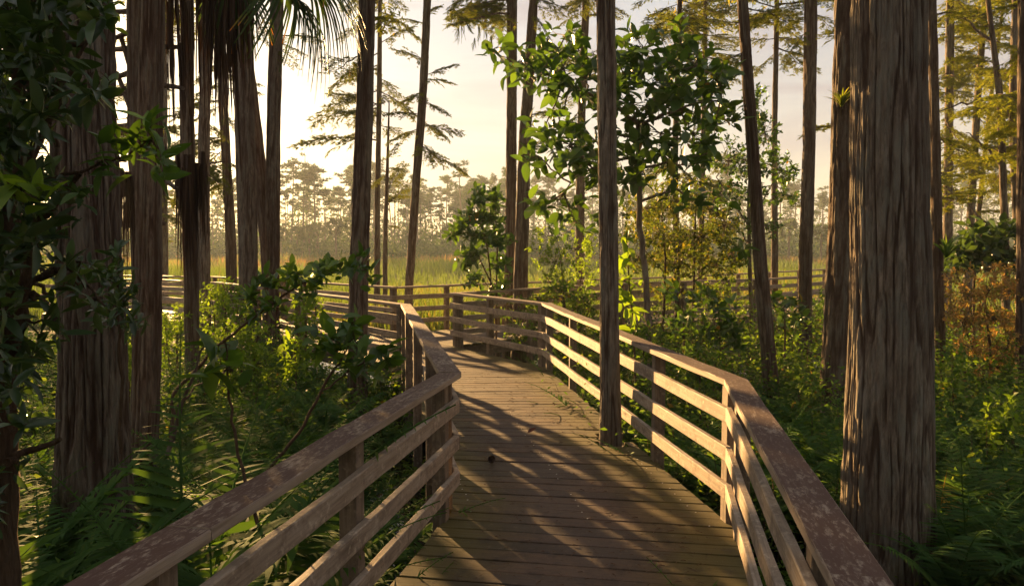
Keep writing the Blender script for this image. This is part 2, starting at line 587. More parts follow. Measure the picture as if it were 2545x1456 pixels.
def board(name, parent, *a, mat=None):
    _bs[0] += 1
    return link(name, board_mesh(name, *a, mat, seed=_bs[0]), parent)


def rail_run(pts, side, labels, posts, end_post=True, joints=None, group=None, start_skew=None, heavy=False):
    """a run of railing sections through plan points (inner cap edge); side=+1: deck lies to the right of the run"""
    P = [Vector((p[0], p[1])) for p in pts]
    D = [(P[i + 1] - P[i]).normalized() for i in range(len(P) - 1)]
    Nn = [Vector((-d.y, d.x)) * side for d in D]                    # outward, away from the deck
    for i, lab in enumerate(labels):
        A, B, d, n = P[i], P[i + 1], D[i], Nn[i]
        L = (B - A).length
        ska = skb = 0.0
        if i > 0:
            m = (Nn[i - 1] + n).normalized()
            ska = m.dot(d) / m.dot(n)
        elif start_skew:
            ska = start_skew
        if i < len(D) - 1:
            m = (Nn[i + 1] + n).normalized()
            skb = m.dot(d) / m.dot(n)
        root = thing('wooden_railing', lab, 'railing', (A.x, A.y, 0), math.atan2(d.y, d.x), group)
        sg = side                                                   # local +Y is left of d
        ska, skb = ska * sg, skb * sg

        def yy(a, b):
            return (a, b) if sg > 0 else (-b, -a)
        cuts = [0.0] + list((joints or {}).get(i, [])) + [L]
        for c0, c1 in zip(cuts[:-1], cuts[1:]):
            a0 = c0 + (0.0015 if c0 > 0 else 0)
            a1 = c1 - (0.0015 if c1 < L else 0)
            board('cap_rail', root, a0, a1, *yy(0.0, 0.142), RAIL_H - 0.038, RAIL_H, ska if c0 == 0 else 0, skb if c1 == L else 0, mat=M['wood_cap_heavy'] if heavy and i < 2 else M['wood_cap'])
        for z0, z1 in SLATS:
            board('slat', root, 0.0, L, *yy(0.012, 0.05), z0, z1, ska, skb, mat=M['wood'])
        for q in posts[i]:
            x, w = q if isinstance(q, tuple) else (q, 0.09)
            x = x if x >= 0 else L + x
            me = board_mesh('post', GZ - 0.3, RAIL_H - 0.0385, *yy(0.051, 0.136), -w / 2, w / 2, 0, 0, M['wood_post'], seed=int(x * 100) + i)
            o = link('post', me, root)
            # local X of the board stands up, its Z lies along the rail
            o.matrix_local = Matrix(((0, 0, 1, x), (0, 1, 0, 0), (1, 0, 0, 0), (0, 0, 0, 1)))


def xy(u, v):
    p = on(u, v, RAIL_H)
    return Vector((p.x, p.y))


L1, L2 = xy(1146, 924), xy(1021, 755)
dl = (L1 - xy(530, 1310)).normalized()
L0 = L1 - dl * 7.0
R1, R2, R3 = xy(1800, 943), xy(1345, 753), xy(1117, 727)
dr = (R1 - xy(2060, 1425)).normalized()
R0 = R1 - dr * 7.0
LA, LB, LC, LD = xy(762, 725), xy(561, 702), xy(399, 693), xy(399, 693) + Vector((-3.4, 0.9))
CC = xy(974, 713)
FL1, FL2, FL3 = xy(700, 696), xy(520, 687), xy(520, 687) + Vector((-4.8, 1.6))
FR1, FR2 = xy(1252, 703), xy(1754, 684)
FR3 = FR2 + (xy(2050, 669) - FR2).normalized() * 9
RB1, RB2 = xy(1539, 703), xy(1877, 692)
RB3 = RB2 + (xy(2050, 684) - RB2).normalized() * 6


def along(A, B, P):
    return (P - A).dot((B - A).normalized())


lj = along(L0, L1, xy(520, 1312))
rj = along(R0, R1, xy(2060, 1425))


def t_u(A, B, u, z=0.4):
    lo, hi = 0.0, 1.0

    def uu(t):
        p = A.lerp(B, t)
        dep = p.y * CP + (EYE - z) * SP
        return CX + F * p.x / max(dep, 0.05)
    s0 = uu(1.0) > u
    for _ in range(40):
        m = (lo + hi) / 2
        if (uu(m) > u) == s0:
            hi = m
        else:
            lo = m
    return lo * (B - A).length


LL = (L1 - L0).length
rail_run([L0, L1, L2, LA, LB, LC, LD], 1,
         ['weathered grey railing in shade running along the lower left edge of the boardwalk',
          'railing with sunlit golden cap between the near bend and the far bend of the walk',
          'short railing section just past the far bend, leading off behind the tree trunks',
          'distant railing of the side walk, seen between the close group of trunks',
          'distant railing beside the pinkish deck of the side walk, behind two leaning trunks',
          'farthest railing section of the side walk, beside the thick shaded trunk'],
         [[t_u(L0, L1, 470), t_u(L0, L1, 925), -0.16], [0.10, (1.3, 0.05), 3.0, 4.7, -0.12], [0.12, 1.6, -0.08], [0.15, 2.1, -0.1], [0.15, 1.5, -0.1], [0.15, 1.7]],
         joints={0: [lj]})
rail_run([R0, R1, R2, R3], -1,
         ['railing with broad red-brown crusted cap at the lower right of the boardwalk',
          'sunlit golden railing on the outer curve, passing behind the trunk in the deck',
          'pale railing section at the end of the curve, ending in a free post'],
         [[2.0, 3.9, rj + 0.5, -0.16], [0.10, t_u(R1, R2, 1607), (t_u(R1, R2, 1405), 0.05), -0.14], [0.12, 1.6, -0.06]],
         joints={0: [rj]}, heavy=True)
rail_run([CC, FL1, FL2, FL3], -1,
         ['far railing across the junction, backed by bright marsh grass on its outer side',
          'far railing of the side walk with marsh grass showing between its slats',
          'last stretch of far railing, half hidden behind the dark trunks and dead palm leaf'],
         [[0.1, 1.5, 3.4, -0.1], [0.1, 1.8, -0.1], [0.1, 1.7, 3.4]])
rail_run([CC, FR1, FR2, FR3], 1,
         ['low far railing straight ahead across the junction, in front of open marsh',
          'far railing of the right-hand branch walk, glimpsed behind the broad-leaved tree',
          'far railing climbing to the edge of the thick bark trunk, with red marsh behind'],
         [[0.1, 1.3, -0.1], [0.1, 1.9, 3.8, 5.6, -0.1], [0.1, 1.9, 3.8, 5.7, 7.6]])
rail_run([R3, RB1, RB2, RB3], -1,
         ['railing that turns back from the free post behind the dark bush',
          'near railing of the branch walk, behind the shrub with drooping leaves',
          'near railing of the branch walk, ending behind the thick lit trunk'],
         [[0.15, 1.9, 3.4, -0.1], [0.1, 1.8, 3.2, -0.1], [0.1, 1.9, 3.8, 5.6]])

# ------------------------------------------------------------------ deck
deck = MB()
grain, edge = [], []


HOLE = Vector((at(1518, 1104, 6.86).x, 6.86))
HOLE_R = 0.118


def plank(c, z, w, tint_):
    V, gr, ed = [], [], []
    off = random.random() * 50
    Wd = (c[1] - c[0]).length
    m = 9
    bow = [random.gauss(0, 0.0012) for _ in range(m)]
    cr = 0.0035
    for q in range(m):
        s = q / (m - 1)
        pa, pb = c[0].lerp(c[1], s), c[3].lerp(c[2], s)
        e = (pb - pa).normalized() * 0.004
        zz = z + bow[q]
        for (p, h) in ((pa, zz - 0.038), (pa, zz - cr), (pa + e, zz), (pb - e, zz), (pb, zz - cr), (pb, zz - 0.038)):
            V.append((p.x, p.y, h))
            ed.append(abs(s * 2 - 1) ** 2 * (1.0 if s > 0.5 else 0.8))
        gr += [(off + s * Wd * 0.06, off * 1.7 + yv, h) for yv, h in ((0, 0), (0, 0.03), (0.004, 0.038), (w - 0.004, 0.038), (w, 0.03), (w, 0))]
    Fc = []
    for q in range(m - 1):
        a = q * 6
        for x in range(5):
            Fc += [(a + x, a + x + 6, a + x + 7), (a + x, a + x + 7, a + x + 1)]
    for b, fl in ((0, 1), ((m - 1) * 6, 0)):
        for x in range(1, 5):
            Fc.append((b, b + x, b + x + 1) if fl else (b, b + x + 1, b + x))
    deck.add(V, Fc, 0, tint_)
    grain.extend(gr)
    edge.extend(ed)


def strip(Ls, Rs, w=0.146, over=0.06):
    Ls, Rs = [Vector(p) for p in Ls], [Vector(p) for p in Rs]
    for i in range(len(Ls) - 1):
        la, lb, ra, rb = Ls[i], Ls[i + 1], Rs[i], Rs[i + 1]
        n = max(1, round(((lb - la).length + (rb - ra).length) / 2 / w))
        for k in range(n):
            g = 0.005 / (w * 1.0)
            t0, t1 = k / n + g / n, (k + 1) / n - g / n
            z = random.gauss(0, 0.0015)
            c = [la.lerp(lb, t0), ra.lerp(rb, t0), ra.lerp(rb, t1), la.lerp(lb, t1)]
            dx = (c[1] - c[0]).normalized()
            j0, j1 = random.uniform(0, 0.02), random.uniform(0, 0.02)
            c = [c[0] - dx * (over + j0), c[1] + dx * (over + j1), c[2] + dx * (over + j1), c[3] - dx * (over + j0)]
            pieces = [c]
            mid_a, mid_b = (c[0] + c[3]) / 2, (c[1] + c[2]) / 2
            s_ = (HOLE - mid_a).dot(dx)
            off_ = (HOLE - mid_a - dx * s_).length
            if off_ < HOLE_R + w * 0.42 and 0 < s_ < (mid_b - mid_a).length:
                hw = HOLE_R * random.uniform(0.95, 1.2)
                Lw = (c[1] - c[0]).length
                q0, q1 = (s_ - hw) / Lw, (s_ + hw) / Lw
                pieces = [[c[0], c[0].lerp(c[1], q0), c[3].lerp(c[2], q0), c[3]]]
                if q1 < 0.97:
                    pieces.append([c[0].lerp(c[1], q1), c[1], c[2], c[3].lerp(c[2], q1)])
            tint_ = random.random()
            for c in pieces:
                plank(c, z, w, tint_)


strip([L0, L1, L2], [R0, R1, R2])
strip([L2, CC], [R2, R3])
strip([CC, FL1, FL2, FL3], [L2, LA, LB + (LC - LB) * 0.3, LD])
strip([R3, RB1, RB2, RB3], [CC + Vector((0.2, 0)), FR1 + (FR2 - FR1) * 0.35, FR2 + (FR3 - FR2) * 0.25, FR3])
bd = deck.build('boardwalk', [M['deck']], smooth=False, extra={'grain': ('FLOAT_VECTOR', grain), 'edge': ('FLOAT', edge)})
tag(bd, kind='structure')


def joist(A, B, sgn):
    d = (B - A).normalized()
    n = Vector((-d.y, d.x)) * sgn
    o = board('joist', bd, -0.02, (B - A).length + 0.02, -0.02, 0.02, -0.235, -0.043, 0, 0, mat=M['wood_post'])
    p = A - n * 0.0
    o.location = (p.x, p.y, 0)
    o.rotation_euler = (0, 0, math.atan2(d.y, d.x))


for A, B in ((L0, L1), (L1, L2), (L2, LA), (LA, LB), (LB, LC), (LC, LD), (R0, R1), (R1, R2), (R2, R3), (R3, RB1), (RB1, RB2), (RB2, RB3), (CC, FR1), (FR1, FR2), (CC, FL1), (FL1, FL2)):
    joist(A, B, 1)

# screw heads in pairs along the bearers (part of the walk)
sb = MB()
hx = [(0.006 * math.cos(k * PI / 3), 0.006 * math.sin(k * PI / 3), 0) for k in range(6)]
for i in range(60):
    t = i / 60
    A = L0.lerp(L1, 0.45 + t * 0.55) if t < 0.5 else L1.lerp(L2, (t - 0.5) * 1.2)
    B = R0.lerp(R1, 0.45 + t * 0.55) if t < 0.5 else R1.lerp(R2, (t - 0.5) * 1.2)
    for s in (0.04, 0.5, 0.96):
        if random.random() < 0.75:
            p = A.lerp(B, s + random.gauss(0, 0.006))
            sb.add([(p.x, p.y, 0.006)] + [(p.x + x, p.y + y, 0.0055) for x, y, _ in hx], [(0, 1 + k, 1 + (k + 1) % 6) for k in range(6)])
sb.build('screw_heads', [M['screw']], bd)

# ------------------------------------------------------------------ ground, water
gb = MB()
gy = np.concatenate([np.linspace(-20, 30, 101), np.linspace(31, 60, 20), np.geomspace(65, 480, 16)])
gx = np.concatenate([-np.geomspace(480, 22, 14), np.linspace(-20, 20, 81), np.geomspace(22, 480, 14)])
X, Y = np.meshgrid(gx, gy)
Zg = GZ - 0.10 + 0.16 * np.sin(X * 1.3 + 0.7 * Y) * np.sin(Y * 0.9 - 0.4 * X) + 0.06 * np.sin(X * 3.1) * np.sin(Y * 2.7)
Zg = np.where(Y > 24, GZ, Zg)
ny, nx = X.shape
i, k = np.meshgrid(np.arange(ny - 1), np.arange(nx - 1), indexing='ij')
q = np.stack([i * nx + k, i * nx + k + 1, (i + 1) * nx + k + 1, (i + 1) * nx + k], -1).reshape(-1, 4)
cy = Y[:-1, :-1].ravel()
gb.add(np.stack([X, Y, Zg], -1).reshape(-1, 3), q[:, [0, 1, 2]][cy < 20])
gb.V[0] = gb.V[0]
gb.Fc = [np.concatenate([q[:, [0, 1, 2]], q[:, [0, 2, 3]]]).astype(np.int32)]
far = np.concatenate([cy, cy]) > 18
gb.MI = [far.astype(np.int32)]
tag(gb.build('ground', [M['mud'], M['marsh_floor']]), kind='structure')
wb = MB()
wx, wy = np.meshgrid(np.linspace(-14, 10, 2), np.linspace(-4, 16, 2))
wb.add([(-14, -6, GZ - 0.02), (9, -6, GZ - 0.02), (9, 16, GZ - 0.02), (-14, 16, GZ - 0.02)], [(0, 1, 2), (0, 2, 3)])
tag(wb.build('swamp_water', [M['water']]), kind='structure')

# ------------------------------------------------------------------ foliage templates
LEAF = [leaf_tpl(0.24, 0.14, 0.07), leaf_tpl(0.20, 0.36, 0.10), leaf_tpl(0.27, -0.08, 0.10)]
LEAF_BAY = [leaf_tpl(0.16, 0.18, 0.06), leaf_tpl(0.14, 0.4, 0.08), leaf_tpl(0.18, -0.1, 0.09)]
LEAF_OVAL = [leaf_tpl(0.29, 0.12, 0.06), leaf_tpl(0.25, 0.32, 0.10), leaf_tpl(0.32, -0.10, 0.12), leaf_tpl(0.22, 0.45, 0.14)]
LEAF_SMALL = leaf_tpl(0.26, 0.12, 0.06, False)
NEEDLE = ([(0, -0.11, 0), (0.3, 0.13, 0.01), (1, 0, -0.08)], [(0, 2, 1)])


def rand_dirs(n, zlo=-0.4, zhi=0.8):
    a = rng.random(n) * 2 * PI
    z = rng.uniform(zlo, zhi, n)
    h = np.sqrt(np.maximum(0, 1 - z * z))
    return np.stack([h * np.cos(a), h * np.sin(a), z], 1)


def leaves(mb, pos, dirs, size, tpl, mi, tint=None, roll=0.6):
    n = len(pos)
    if isinstance(tpl, list):                    # several leaf shapes mixed
        w_ = rng.integers(0, len(tpl), n)
        tt_ = rng.random(n) if tint is None else (np.full(n, tint) if np.isscalar(tint) else tint)
        sz_ = np.broadcast_to(np.asarray(size, float), (n,))
        for q_ in range(len(tpl)):
            k_ = w_ == q_
            if k_.any():
                leaves(mb, np.asarray(pos)[k_], np.asarray(dirs)[k_], sz_[k_], tpl[q_], mi, tt_[k_], roll)
        return
    Rm = frames(dirs, roll=rng.normal(0, roll, n))
    V, Fc = scatter(tpl[0], tpl[1], Rm, pos, size)
    t = np.repeat(rng.random(n) if tint is None else (np.full(n, tint) if np.isscalar(tint) else tint), len(tpl[0]))
    mb.add(V, Fc, mi, t)


def rosette(mb, p, axis, n, size, tpl, mi, spread=0.9, tint=None):
    """whorl of n leaves round the end of a twig"""
    axis = np.array(axis, float)
    axis /= np.linalg.norm(axis)
    Rm = frames(axis[None])[0]
    a = rng.random() * 6 + np.arange(n) * 2.4
    el = rng.uniform(0.15, spread, n)
    D = (np.cos(el * PI / 2)[:, None] * Rm[:, 0] + np.sin(el * PI / 2)[:, None] * (np.cos(a)[:, None] * Rm[:, 1] + np.sin(a)[:, None] * Rm[:, 2]))
    pos = np.array(p)[None] - axis[None] * (np.arange(n)[:, None] * size * 0.22)
    leaves(mb, pos, D, size * rng.uniform(0.55, 1.2, n), tpl, mi, tint)


# -- cypress bough: feathery flat sprays on a thin branch, base at the origin, about 2 m along +X


def bough_mesh(seed, mat, dense=1.0):
    global rng
    keep = rng
    rng = np.random.default_rng(seed)
    mb = MB()
    n = 12
    x = np.linspace(0, 2.0, n)
    bend = rng.uniform(-0.2, 0.35)
    z = 0.22 * np.sin(x * 1.3) * bend - 0.05 * x * x
    y = rng.normal(0, 0.03, n).cumsum()
    y -= y[0]
    P = np.stack([x, y, z], 1)
    tube(mb, P, np.linspace(0.022, 0.004, n), 5, 0)
    pos, dr_, sz = [], [], []
    ns = int(34 * dense)
    for k in range(ns):
        t = 0.14 + 0.86 * (k + rng.random() * 0.7) / ns
        b = np.array([np.interp(t * 2, x, P[:, j]) for j in range(3)])
        sd_ = 1 if k % 2 else -1
        ln = rng.uniform(0.35, 0.85) * (1.05 - 0.65 * t)
        dv = np.array([rng.uniform(0.45, 0.9), sd_ * rng.uniform(0.5, 1.0), rng.uniform(-0.35, 0.25)])
        dv /= np.linalg.norm(dv)
        m = 6
        tt = np.linspace(0, 1, m)[:, None]
        Q = b + dv * ln * tt
        Q[:, 2] -= 0.22 * ln * tt[:, 0] ** 2
        tube(mb, Q, np.linspace(0.006, 0.0022, m), 3, 0)
        for w in range(int(9 * ln / 0.5) + 2):
            s = rng.uniform(0.12, 1.0)
            c = b + dv * ln * s
            c[2] -= 0.22 * ln * s * s
            sd2 = rng.choice([-1, 1])
            d2 = dv * rng.uniform(0.4, 1) + np.cross(dv, [0, 0, 1]) * sd2 * rng.uniform(0.3, 1) + np.array([0, 0, rng.uniform(-0.7, 0.15)])
            d2 /= np.linalg.norm(d2)
            l2 = rng.uniform(0.08, 0.18)
            nn = 17
            st = np.linspace(0.1, 1, nn)
            side = np.cross(d2, [0, 0, 1])
            for e in (-1, 1):
                pos.append(c + d2 * (l2 * st)[:, None])
                dr_.append(np.tile(d2 * 0.55 + side * e * 0.8, (nn, 1)) + rng.normal(0, 0.25, (nn, 3)))
                sz.append(0.05 * (1.15 - 0.6 * st))
    pos, dr_, sz = np.concatenate(pos), np.concatenate(dr_), np.concatenate(sz)
    leaves(mb, pos, dr_, sz, NEEDLE, 1, None, 1.0)
    me = mb.mesh('branch', [M['twig'], mat], smooth=False)
    rng = keep
    return me


BOUGH = [bough_mesh(200 + k, M['needle']) for k in range(4)]
BOUGH_G = [bough_mesh(300 + k, M['needle_green'], 1.15) for k in range(4)]
BOUGH_THIN = [bough_mesh(400 + k, M['needle'], 0.6) for k in range(3)]


def crown_mesh(seed, bs):
    """upper crown of a cypress: a few dozen short sprays round the top of the stem"""
    r = np.random.default_rng(seed)
    mb = MB()
    pos, dd, sz = [], [], []
    for k in range(30):
        z = r.uniform(-3.4, 1.4)
        a = r.random() * 2 * PI
        ln = r.uniform(0.8, 2.0) * (1.0 - 0.25 * (z + 3.2) / 4.4)
        e = np.array([math.cos(a) * ln, math.sin(a) * ln, z + r.uniform(-0.1, 0.5)])
        tube(mb, curve((0, 0, z), e, -0.05, 5), np.linspace(0.02, 0.004, 5), 4, 0)
        n = 110
        s = r.uniform(0.2, 1, n)[:, None]
        pos.append(np.array([0, 0, z]) + (e - [0, 0, z]) * s + r.normal(0, 0.16, (n, 3)) * [1, 1, 0.5])
        dd.append(r.normal(0, 1, (n, 3)))
        sz.append(r.uniform(0.12, 0.26, n))
    leaves(mb, np.concatenate(pos), np.concatenate(dd), np.concatenate(sz), NEEDLE, 1, None, 1.5)
    return mb.mesh('crown', [M['twig'], bs])


CROWN = [crown_mesh(500 + k, M['needle']) for k in range(3)]


def place_part(name, me, root, loc, X, scale, roll=0.0):
    o = link(name, me, root)
    X = Vector(X).normalized()
    Rm = frames(np.array([tuple(X)]), roll=np.array([roll]))[0]
    m4 = Matrix([[Rm[i][j] for j in range(3)] + [0] for i in range(3)] + [[0, 0, 0, 1]])
    o.matrix_local = Matrix.Translation(Vector(loc) - root.location) @ m4 @ Matrix.Scale(scale, 4)
    return o


STEM = {}


def tree(label, D, pts, cat='tree', name='cypress_tree', segs=48, rings=90, amp=0.008, mat='bark', ridges=22, ztop=11.0, crown=True, seed=1, flare=1.3, base_z=None):
    """pts = (u, v, width) down the trunk as seen, at distance D"""
    P = [at(u, v, D) for u, v, w in pts]
    rad = [w / 2 / F * D for u, v, w in pts]
    order = sorted(range(len(P)), key=lambda i_: P[i_].z)
    P, rad = [P[i_] for i_ in order], [rad[i_] for i_ in order]
    bz = (GZ - 0.15) if base_z is None else base_z
    # down to the ground
    dirn = (P[0] - P[1])
    dirn = dirn / abs(dirn.z)
    if P[0].z > bz:
        h = P[0].z - bz
        if h > 0.5:
            P.insert(0, P[0] + Vector((dirn.x * (h - 0.4) * 0.6, 0, -(h - 0.4))))
            rad.insert(0, rad[0] * 1.05)
        P.insert(0, Vector((P[0].x, P[0].y, bz)))
        rad.insert(0, rad[0] * flare)
    up = (P[-1] - P[-2])
    up = up / abs(up.z)
    top = P[-1] + up * max(0.5, ztop - P[-1].z)
    P.append(top)
    rad.append(rad[-1] * 0.55)
    base = P[0]
    root = thing(name, label, cat, (base.x, base.y, bz))
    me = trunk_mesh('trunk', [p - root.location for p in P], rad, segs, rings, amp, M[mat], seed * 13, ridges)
    link('trunk', me, root)
    if crown:
        c = link('crown', CROWN[seed % 3], root)
        c.location = top - root.location
        c.rotation_euler = (0, 0, seed)
    o_ = sorted((v, u) for u, v, w in pts)
    STEM[root.name] = ([a_ for a_, b_ in o_], [b_ for a_, b_ in o_])
    return root


def boughs(root, D, lst, meshes):
    """lst of (u0, v0, u1, v1, dy): a bough from the stem point towards the tip, the tip dy metres nearer or farther"""
    for i_, (u0, v0, u1, v1, dy) in enumerate(lst):
        a, b = at(u0, v0, D), at(u1, v1, D + dy)
        d = b - a
        place_part('branch', meshes[i_ % len(meshes)], root, a, d, d.length / 2.0, random.uniform(-0.4, 0.4))


T = tree
t_big = T('massive furrowed trunk at right with a golden sunlit edge', 5.4, [(2212, 0, 166), (2209, 551, 178), (2206, 950, 192), (2203, 1066, 198), (2203, 1447, 216)], segs=520, rings=440, amp=0.010, ridges=44, ztop=9, seed=3, mat='bark_pale', flare=1.2)
t_two = T('thick trunk half hidden behind the massive furrowed trunk', 10.0, [(2113, 0, 66), (2099, 530, 70), (2074, 1060, 80)], segs=110, rings=160, amp=0.010, seed=4)
t_lean = T('tall trunk leaning left beyond the golden railing bend', 10.3, [(1845, 0, 24), (1866, 300, 27), (1893, 701, 32), (1900, 768, 35), (1921, 1007, 39)], segs=72, rings=140, seed=5)
t_four = T('straight slim trunk between leaning trunk and thick trunk, base in ferns', 14.0, [(2015, 0, 29), (2011, 350, 31), (2002, 651, 32), (2000, 900, 33)], seed=6)
t_five = T('thin straight trunk standing at the far branch railing', 20.0, [(1931, 0, 11), (1925, 330, 13), (1925, 650, 17)], seed=7, segs=24, amp=0.005)
t_six = T('slender lichen-speckled trunk close on the right of the massive trunk', 12.4, [(2316, 0, 20), (2324, 350, 23), (2331, 651, 25), (2337, 968, 26)], seed=8)
t_a = T('tall pale trunk behind the dark broad-leaved bush, third from the frame edge', 21.0, [(2362, 0, 18), (2357, 400, 20), (2355, 600, 21)], seed=9, segs=24, mat='bark_pale')
t_b = T('slightly leaning trunk in the golden grove behind the bush', 22.0, [(2448, 0, 13), (2430, 240, 15), (2409, 600, 18)], seed=10, segs=24, mat='bark_pale')
t_c = T('thin strongly leaning stem in the golden grove', 23.0, [(2495, 0, 7), (2463, 240, 9), (2424, 610, 12)], seed=11, segs=16, amp=0.003, crown=False)
t_d = T('crooked slim trunk with long bare side branches in the golden grove', 15.0, [(2455, 0, 11), (2470, 120, 12), (2486, 240, 16), (2492, 420, 16), (2500, 655, 17)], seed=12, segs=24, amp=0.005)
t_e = T('curved grey trunk near the edge of the golden grove', 17.0, [(2525, 0, 17), (2518, 280, 19), (2524, 470, 18), (2534, 650, 19)], seed=13, segs=24, mat='bark_pale')
t_f = T('red-lit trunk standing at the edge of the picture beside the rust bush', 11.0, [(2545, 0, 26), (2548, 280, 30), (2547, 655, 38), (2548, 850, 40)], seed=14)
t_8 = T('left one of the two close trunks behind the curved railing', 17.0, [(1273, 0, 24), (1271, 350, 25), (1267, 651, 24), (1266, 800, 26)], seed=15)
t_9 = T('right one of the two close trunks behind the curved railing', 16.0, [(1326, 0, 22), (1304, 350, 29), (1295, 651, 33), (1292, 800, 35)], seed=16)
t_10 = T('slim trunk behind the broad-leaved tree, rising from yellow-green shrubs', 20.0, [(1456, 0, 17), (1443, 350, 20), (1441, 651, 22)], seed=17, segs=32)
t_deck = T('trunk growing up through the deck boards inside the railing', 6.76, [(1505, 0, 41), (1509, 350, 42), (1513, 651, 44), (1516, 950, 48), (1518, 1060, 53), (1518, 1104, 58)], segs=150, rings=300, amp=0.008, ridges=26, seed=18, mat='bark_pale', flare=1.05, ztop=10)
t_13 = T('thin upright trunk among the olive saplings', 17.0, [(1690, 0, 11), (1677, 400, 14), (1682, 700, 15), (1688, 860, 16)], seed=19, segs=24, amp=0.004)
t_15 = T('thin distant trunk crossing the top of the broad-leaved crown', 24.0, [(1754, 0, 10), (1748, 350, 12), (1742, 600, 13)], seed=20, segs=20, amp=0.004)
t_i = T('straight thin trunk with layered feathery boughs left of the open sky', 22.0, [(944, 0, 9), (943, 230, 12), (938, 500, 14), (937, 660, 15)], seed=21, segs=24, amp=0.004)
t_j = T('slim forked young cypress beside the feathery one', 21.0, [(966, 300, 4), (962, 440, 8), (958, 560, 11), (957, 680, 12)], seed=22, segs=20, amp=0.003, crown=False, ztop=5.5)
t_k = T('trunk leaning right, rising from the junction railing into open sky', 17.0, [(1062, 0, 17), (1050, 250, 19), (1031, 500, 20), (1016, 720, 21)], seed=23, segs=36)
t_h = T('dark stout trunk in front of the side walk, base in the swamp', 10.7, [(912, 0, 38), (906, 250, 40), (897, 500, 43), (892, 680, 44), (888, 1000, 48)], segs=96, rings=150, seed=24, amp=0.009, mat='bark_dark')
t_g = T('straight trunk joined low down by a leaning one', 14.3, [(687, 50, 31), (679, 350, 33), (677, 600, 34), (677, 900, 36)], seed=25, segs=64)
t_f2 = T('trunk leaning against its straight neighbour, crossing it at mid height', 14.8, [(590, 0, 36), (612, 180, 38), (652, 490, 37), (668, 640, 36), (674, 900, 38)], seed=26, segs=64, mat='bark_dark')
t_e2 = T('dark upright trunk below the hanging dead palm leaves', 14.0, [(604, 60, 44), (609, 350, 45), (617, 600, 46), (618, 850, 48)], seed=27, segs=72, mat='bark_dark')
t_d2 = T('slim trunk curving slightly, seen through the hanging palm leaves', 19.0, [(550, 150, 20), (557, 300, 21), (574, 600, 25), (576, 740, 26)], seed=28, segs=32)
t_c2 = T('pale trunk close behind the palm stem', 16.5, [(512, 0, 24), (507, 400, 27), (507, 650, 28), (508, 800, 30)], seed=29, segs=40, mat='bark_pale')
t_bb = T('dark rough trunk standing right beside the thick shaded trunk', 7.2, [(379, 75, 49), (370, 450, 54), (369, 755, 58), (365, 826, 64), (362, 990, 65), (354, 1207, 66)], segs=150, rings=260, amp=0.010, ridges=30, seed=30, ztop=8, mat='bark_dark')
t_aa = T('thick shaded trunk rising just beyond the near railing', 5.5, [(200, 0, 136), (219, 600, 142), (233, 826, 150), (233, 990, 156), (234, 1207, 174), (235, 1316, 186)], segs=360, rings=380, amp=0.015, ridges=40, seed=31, ztop=8, mat='bark_dark')
t_m = T('thin far trunk seen between the two nearest shaded trunks', 26.0, [(409, 300, 13), (409, 640, 16)], seed=32, segs=16, amp=0.003)

# feathery boughs, where the photograph shows them
boughs(t_i, 22.0, [(943, 225, 800, 262, 0.5), (943, 225, 1040, 285, -0.8), (942, 268, 775, 285, -0.6), (942, 262, 830, 225, 0.9), (941, 290, 850, 268, -1.2), (940, 350, 740, 340, 0.4),
                   (943, 130, 815, 205, -0.3), (943, 110, 1020, 60, 0.6), (944, 40, 840, 85, 0.2), (944, 30, 1050, 90, -0.5), (943, 160, 860, 190, 1.2), (941, 310, 1010, 330, 0.8),
                   (940, 330, 860, 330, -1.0), (944, -40, 860, 20, 0.9), (944, -30, 1010, 20, 0.5), (943, 190, 990, 230, 1.1), (942, 250, 900, 300, 1.5)], BOUGH)
boughs(t_k, 17.0, [(1055, 190, 1130, 155, 0.3), (1054, 200, 1125, 200, -0.4), (1050, 250, 1115, 275, 0.6), (1044, 310, 1150, 322, -0.2), (1045, 300, 1110, 335, 0.9), (1038, 370, 1165, 425, 0.2),
                   (1040, 350, 1090, 395, -0.8), (1047, 285, 960, 275, 0.4), (1044, 320, 965, 345, -0.6), (1056, 150, 985, 120, 0.5), (1060, 60, 1000, 40, -0.4), (1060, 40, 1085, 10, 0.7), (1052, 230, 1000, 245, -0.9)], BOUGH)
boughs(t_j, 21.0, [(960, 480, 1000, 400, 0.5), (959, 520, 1030, 440, -0.3), (962, 430, 920, 460, 0.4), (960, 500, 1005, 480, 0.9), (963, 400, 990, 350, -0.5), (962, 420, 1010, 420, 0.8), (958, 560, 990, 560, 0.5)], BOUGH)
boughs(t_8, 17.0, [(1274, -60, 1190, 40, 0.4), (1274, -40, 1150, 30, -0.5), (1274, -60, 1120, -10, -1.0), (1273, -20, 1230, 90, 0.8)], BOUGH)
boughs(t_9, 16.0, [(1326, 10, 1400, 40, 0.5), (1325, 30, 1370, 100, -0.6), (1322, 80, 1385, 130, 0.4), (1300, 380, 1370, 330, 1.0), (1308, 290, 1390, 270, 1.3), (1326, 0, 1440, 20, -0.8)], BOUGH_THIN)
boughs(t_10, 20.0, [(1455, 30, 1380, 60, 0.5), (1455, 40, 1530, 30, 1.0), (1450, 220, 1370, 270, 0.6), (1448, 260, 1400, 330, -0.5), (1455, 10, 1520, 80, 0.5)], BOUGH_THIN)
boughs(t_13, 17.0, [(1690, 10, 1600, 40, 0.6), (1690, 20, 1770, 60, -0.5), (1688, 60, 1560, 80, 0.4), (1686, 140, 1790, 120, 0.8), (1682, 400, 1600, 420, 0.8), (1682, 440, 1780, 460, -0.5), (1680, 500, 1600, 540, 0.7), (1682, 520, 1790, 520, 0.5), (1684, 600, 1610, 640, -0.5), (1685, 620, 1780, 650, 0.6), (1680, 460, 1640, 560, -0.9)], BOUGH)
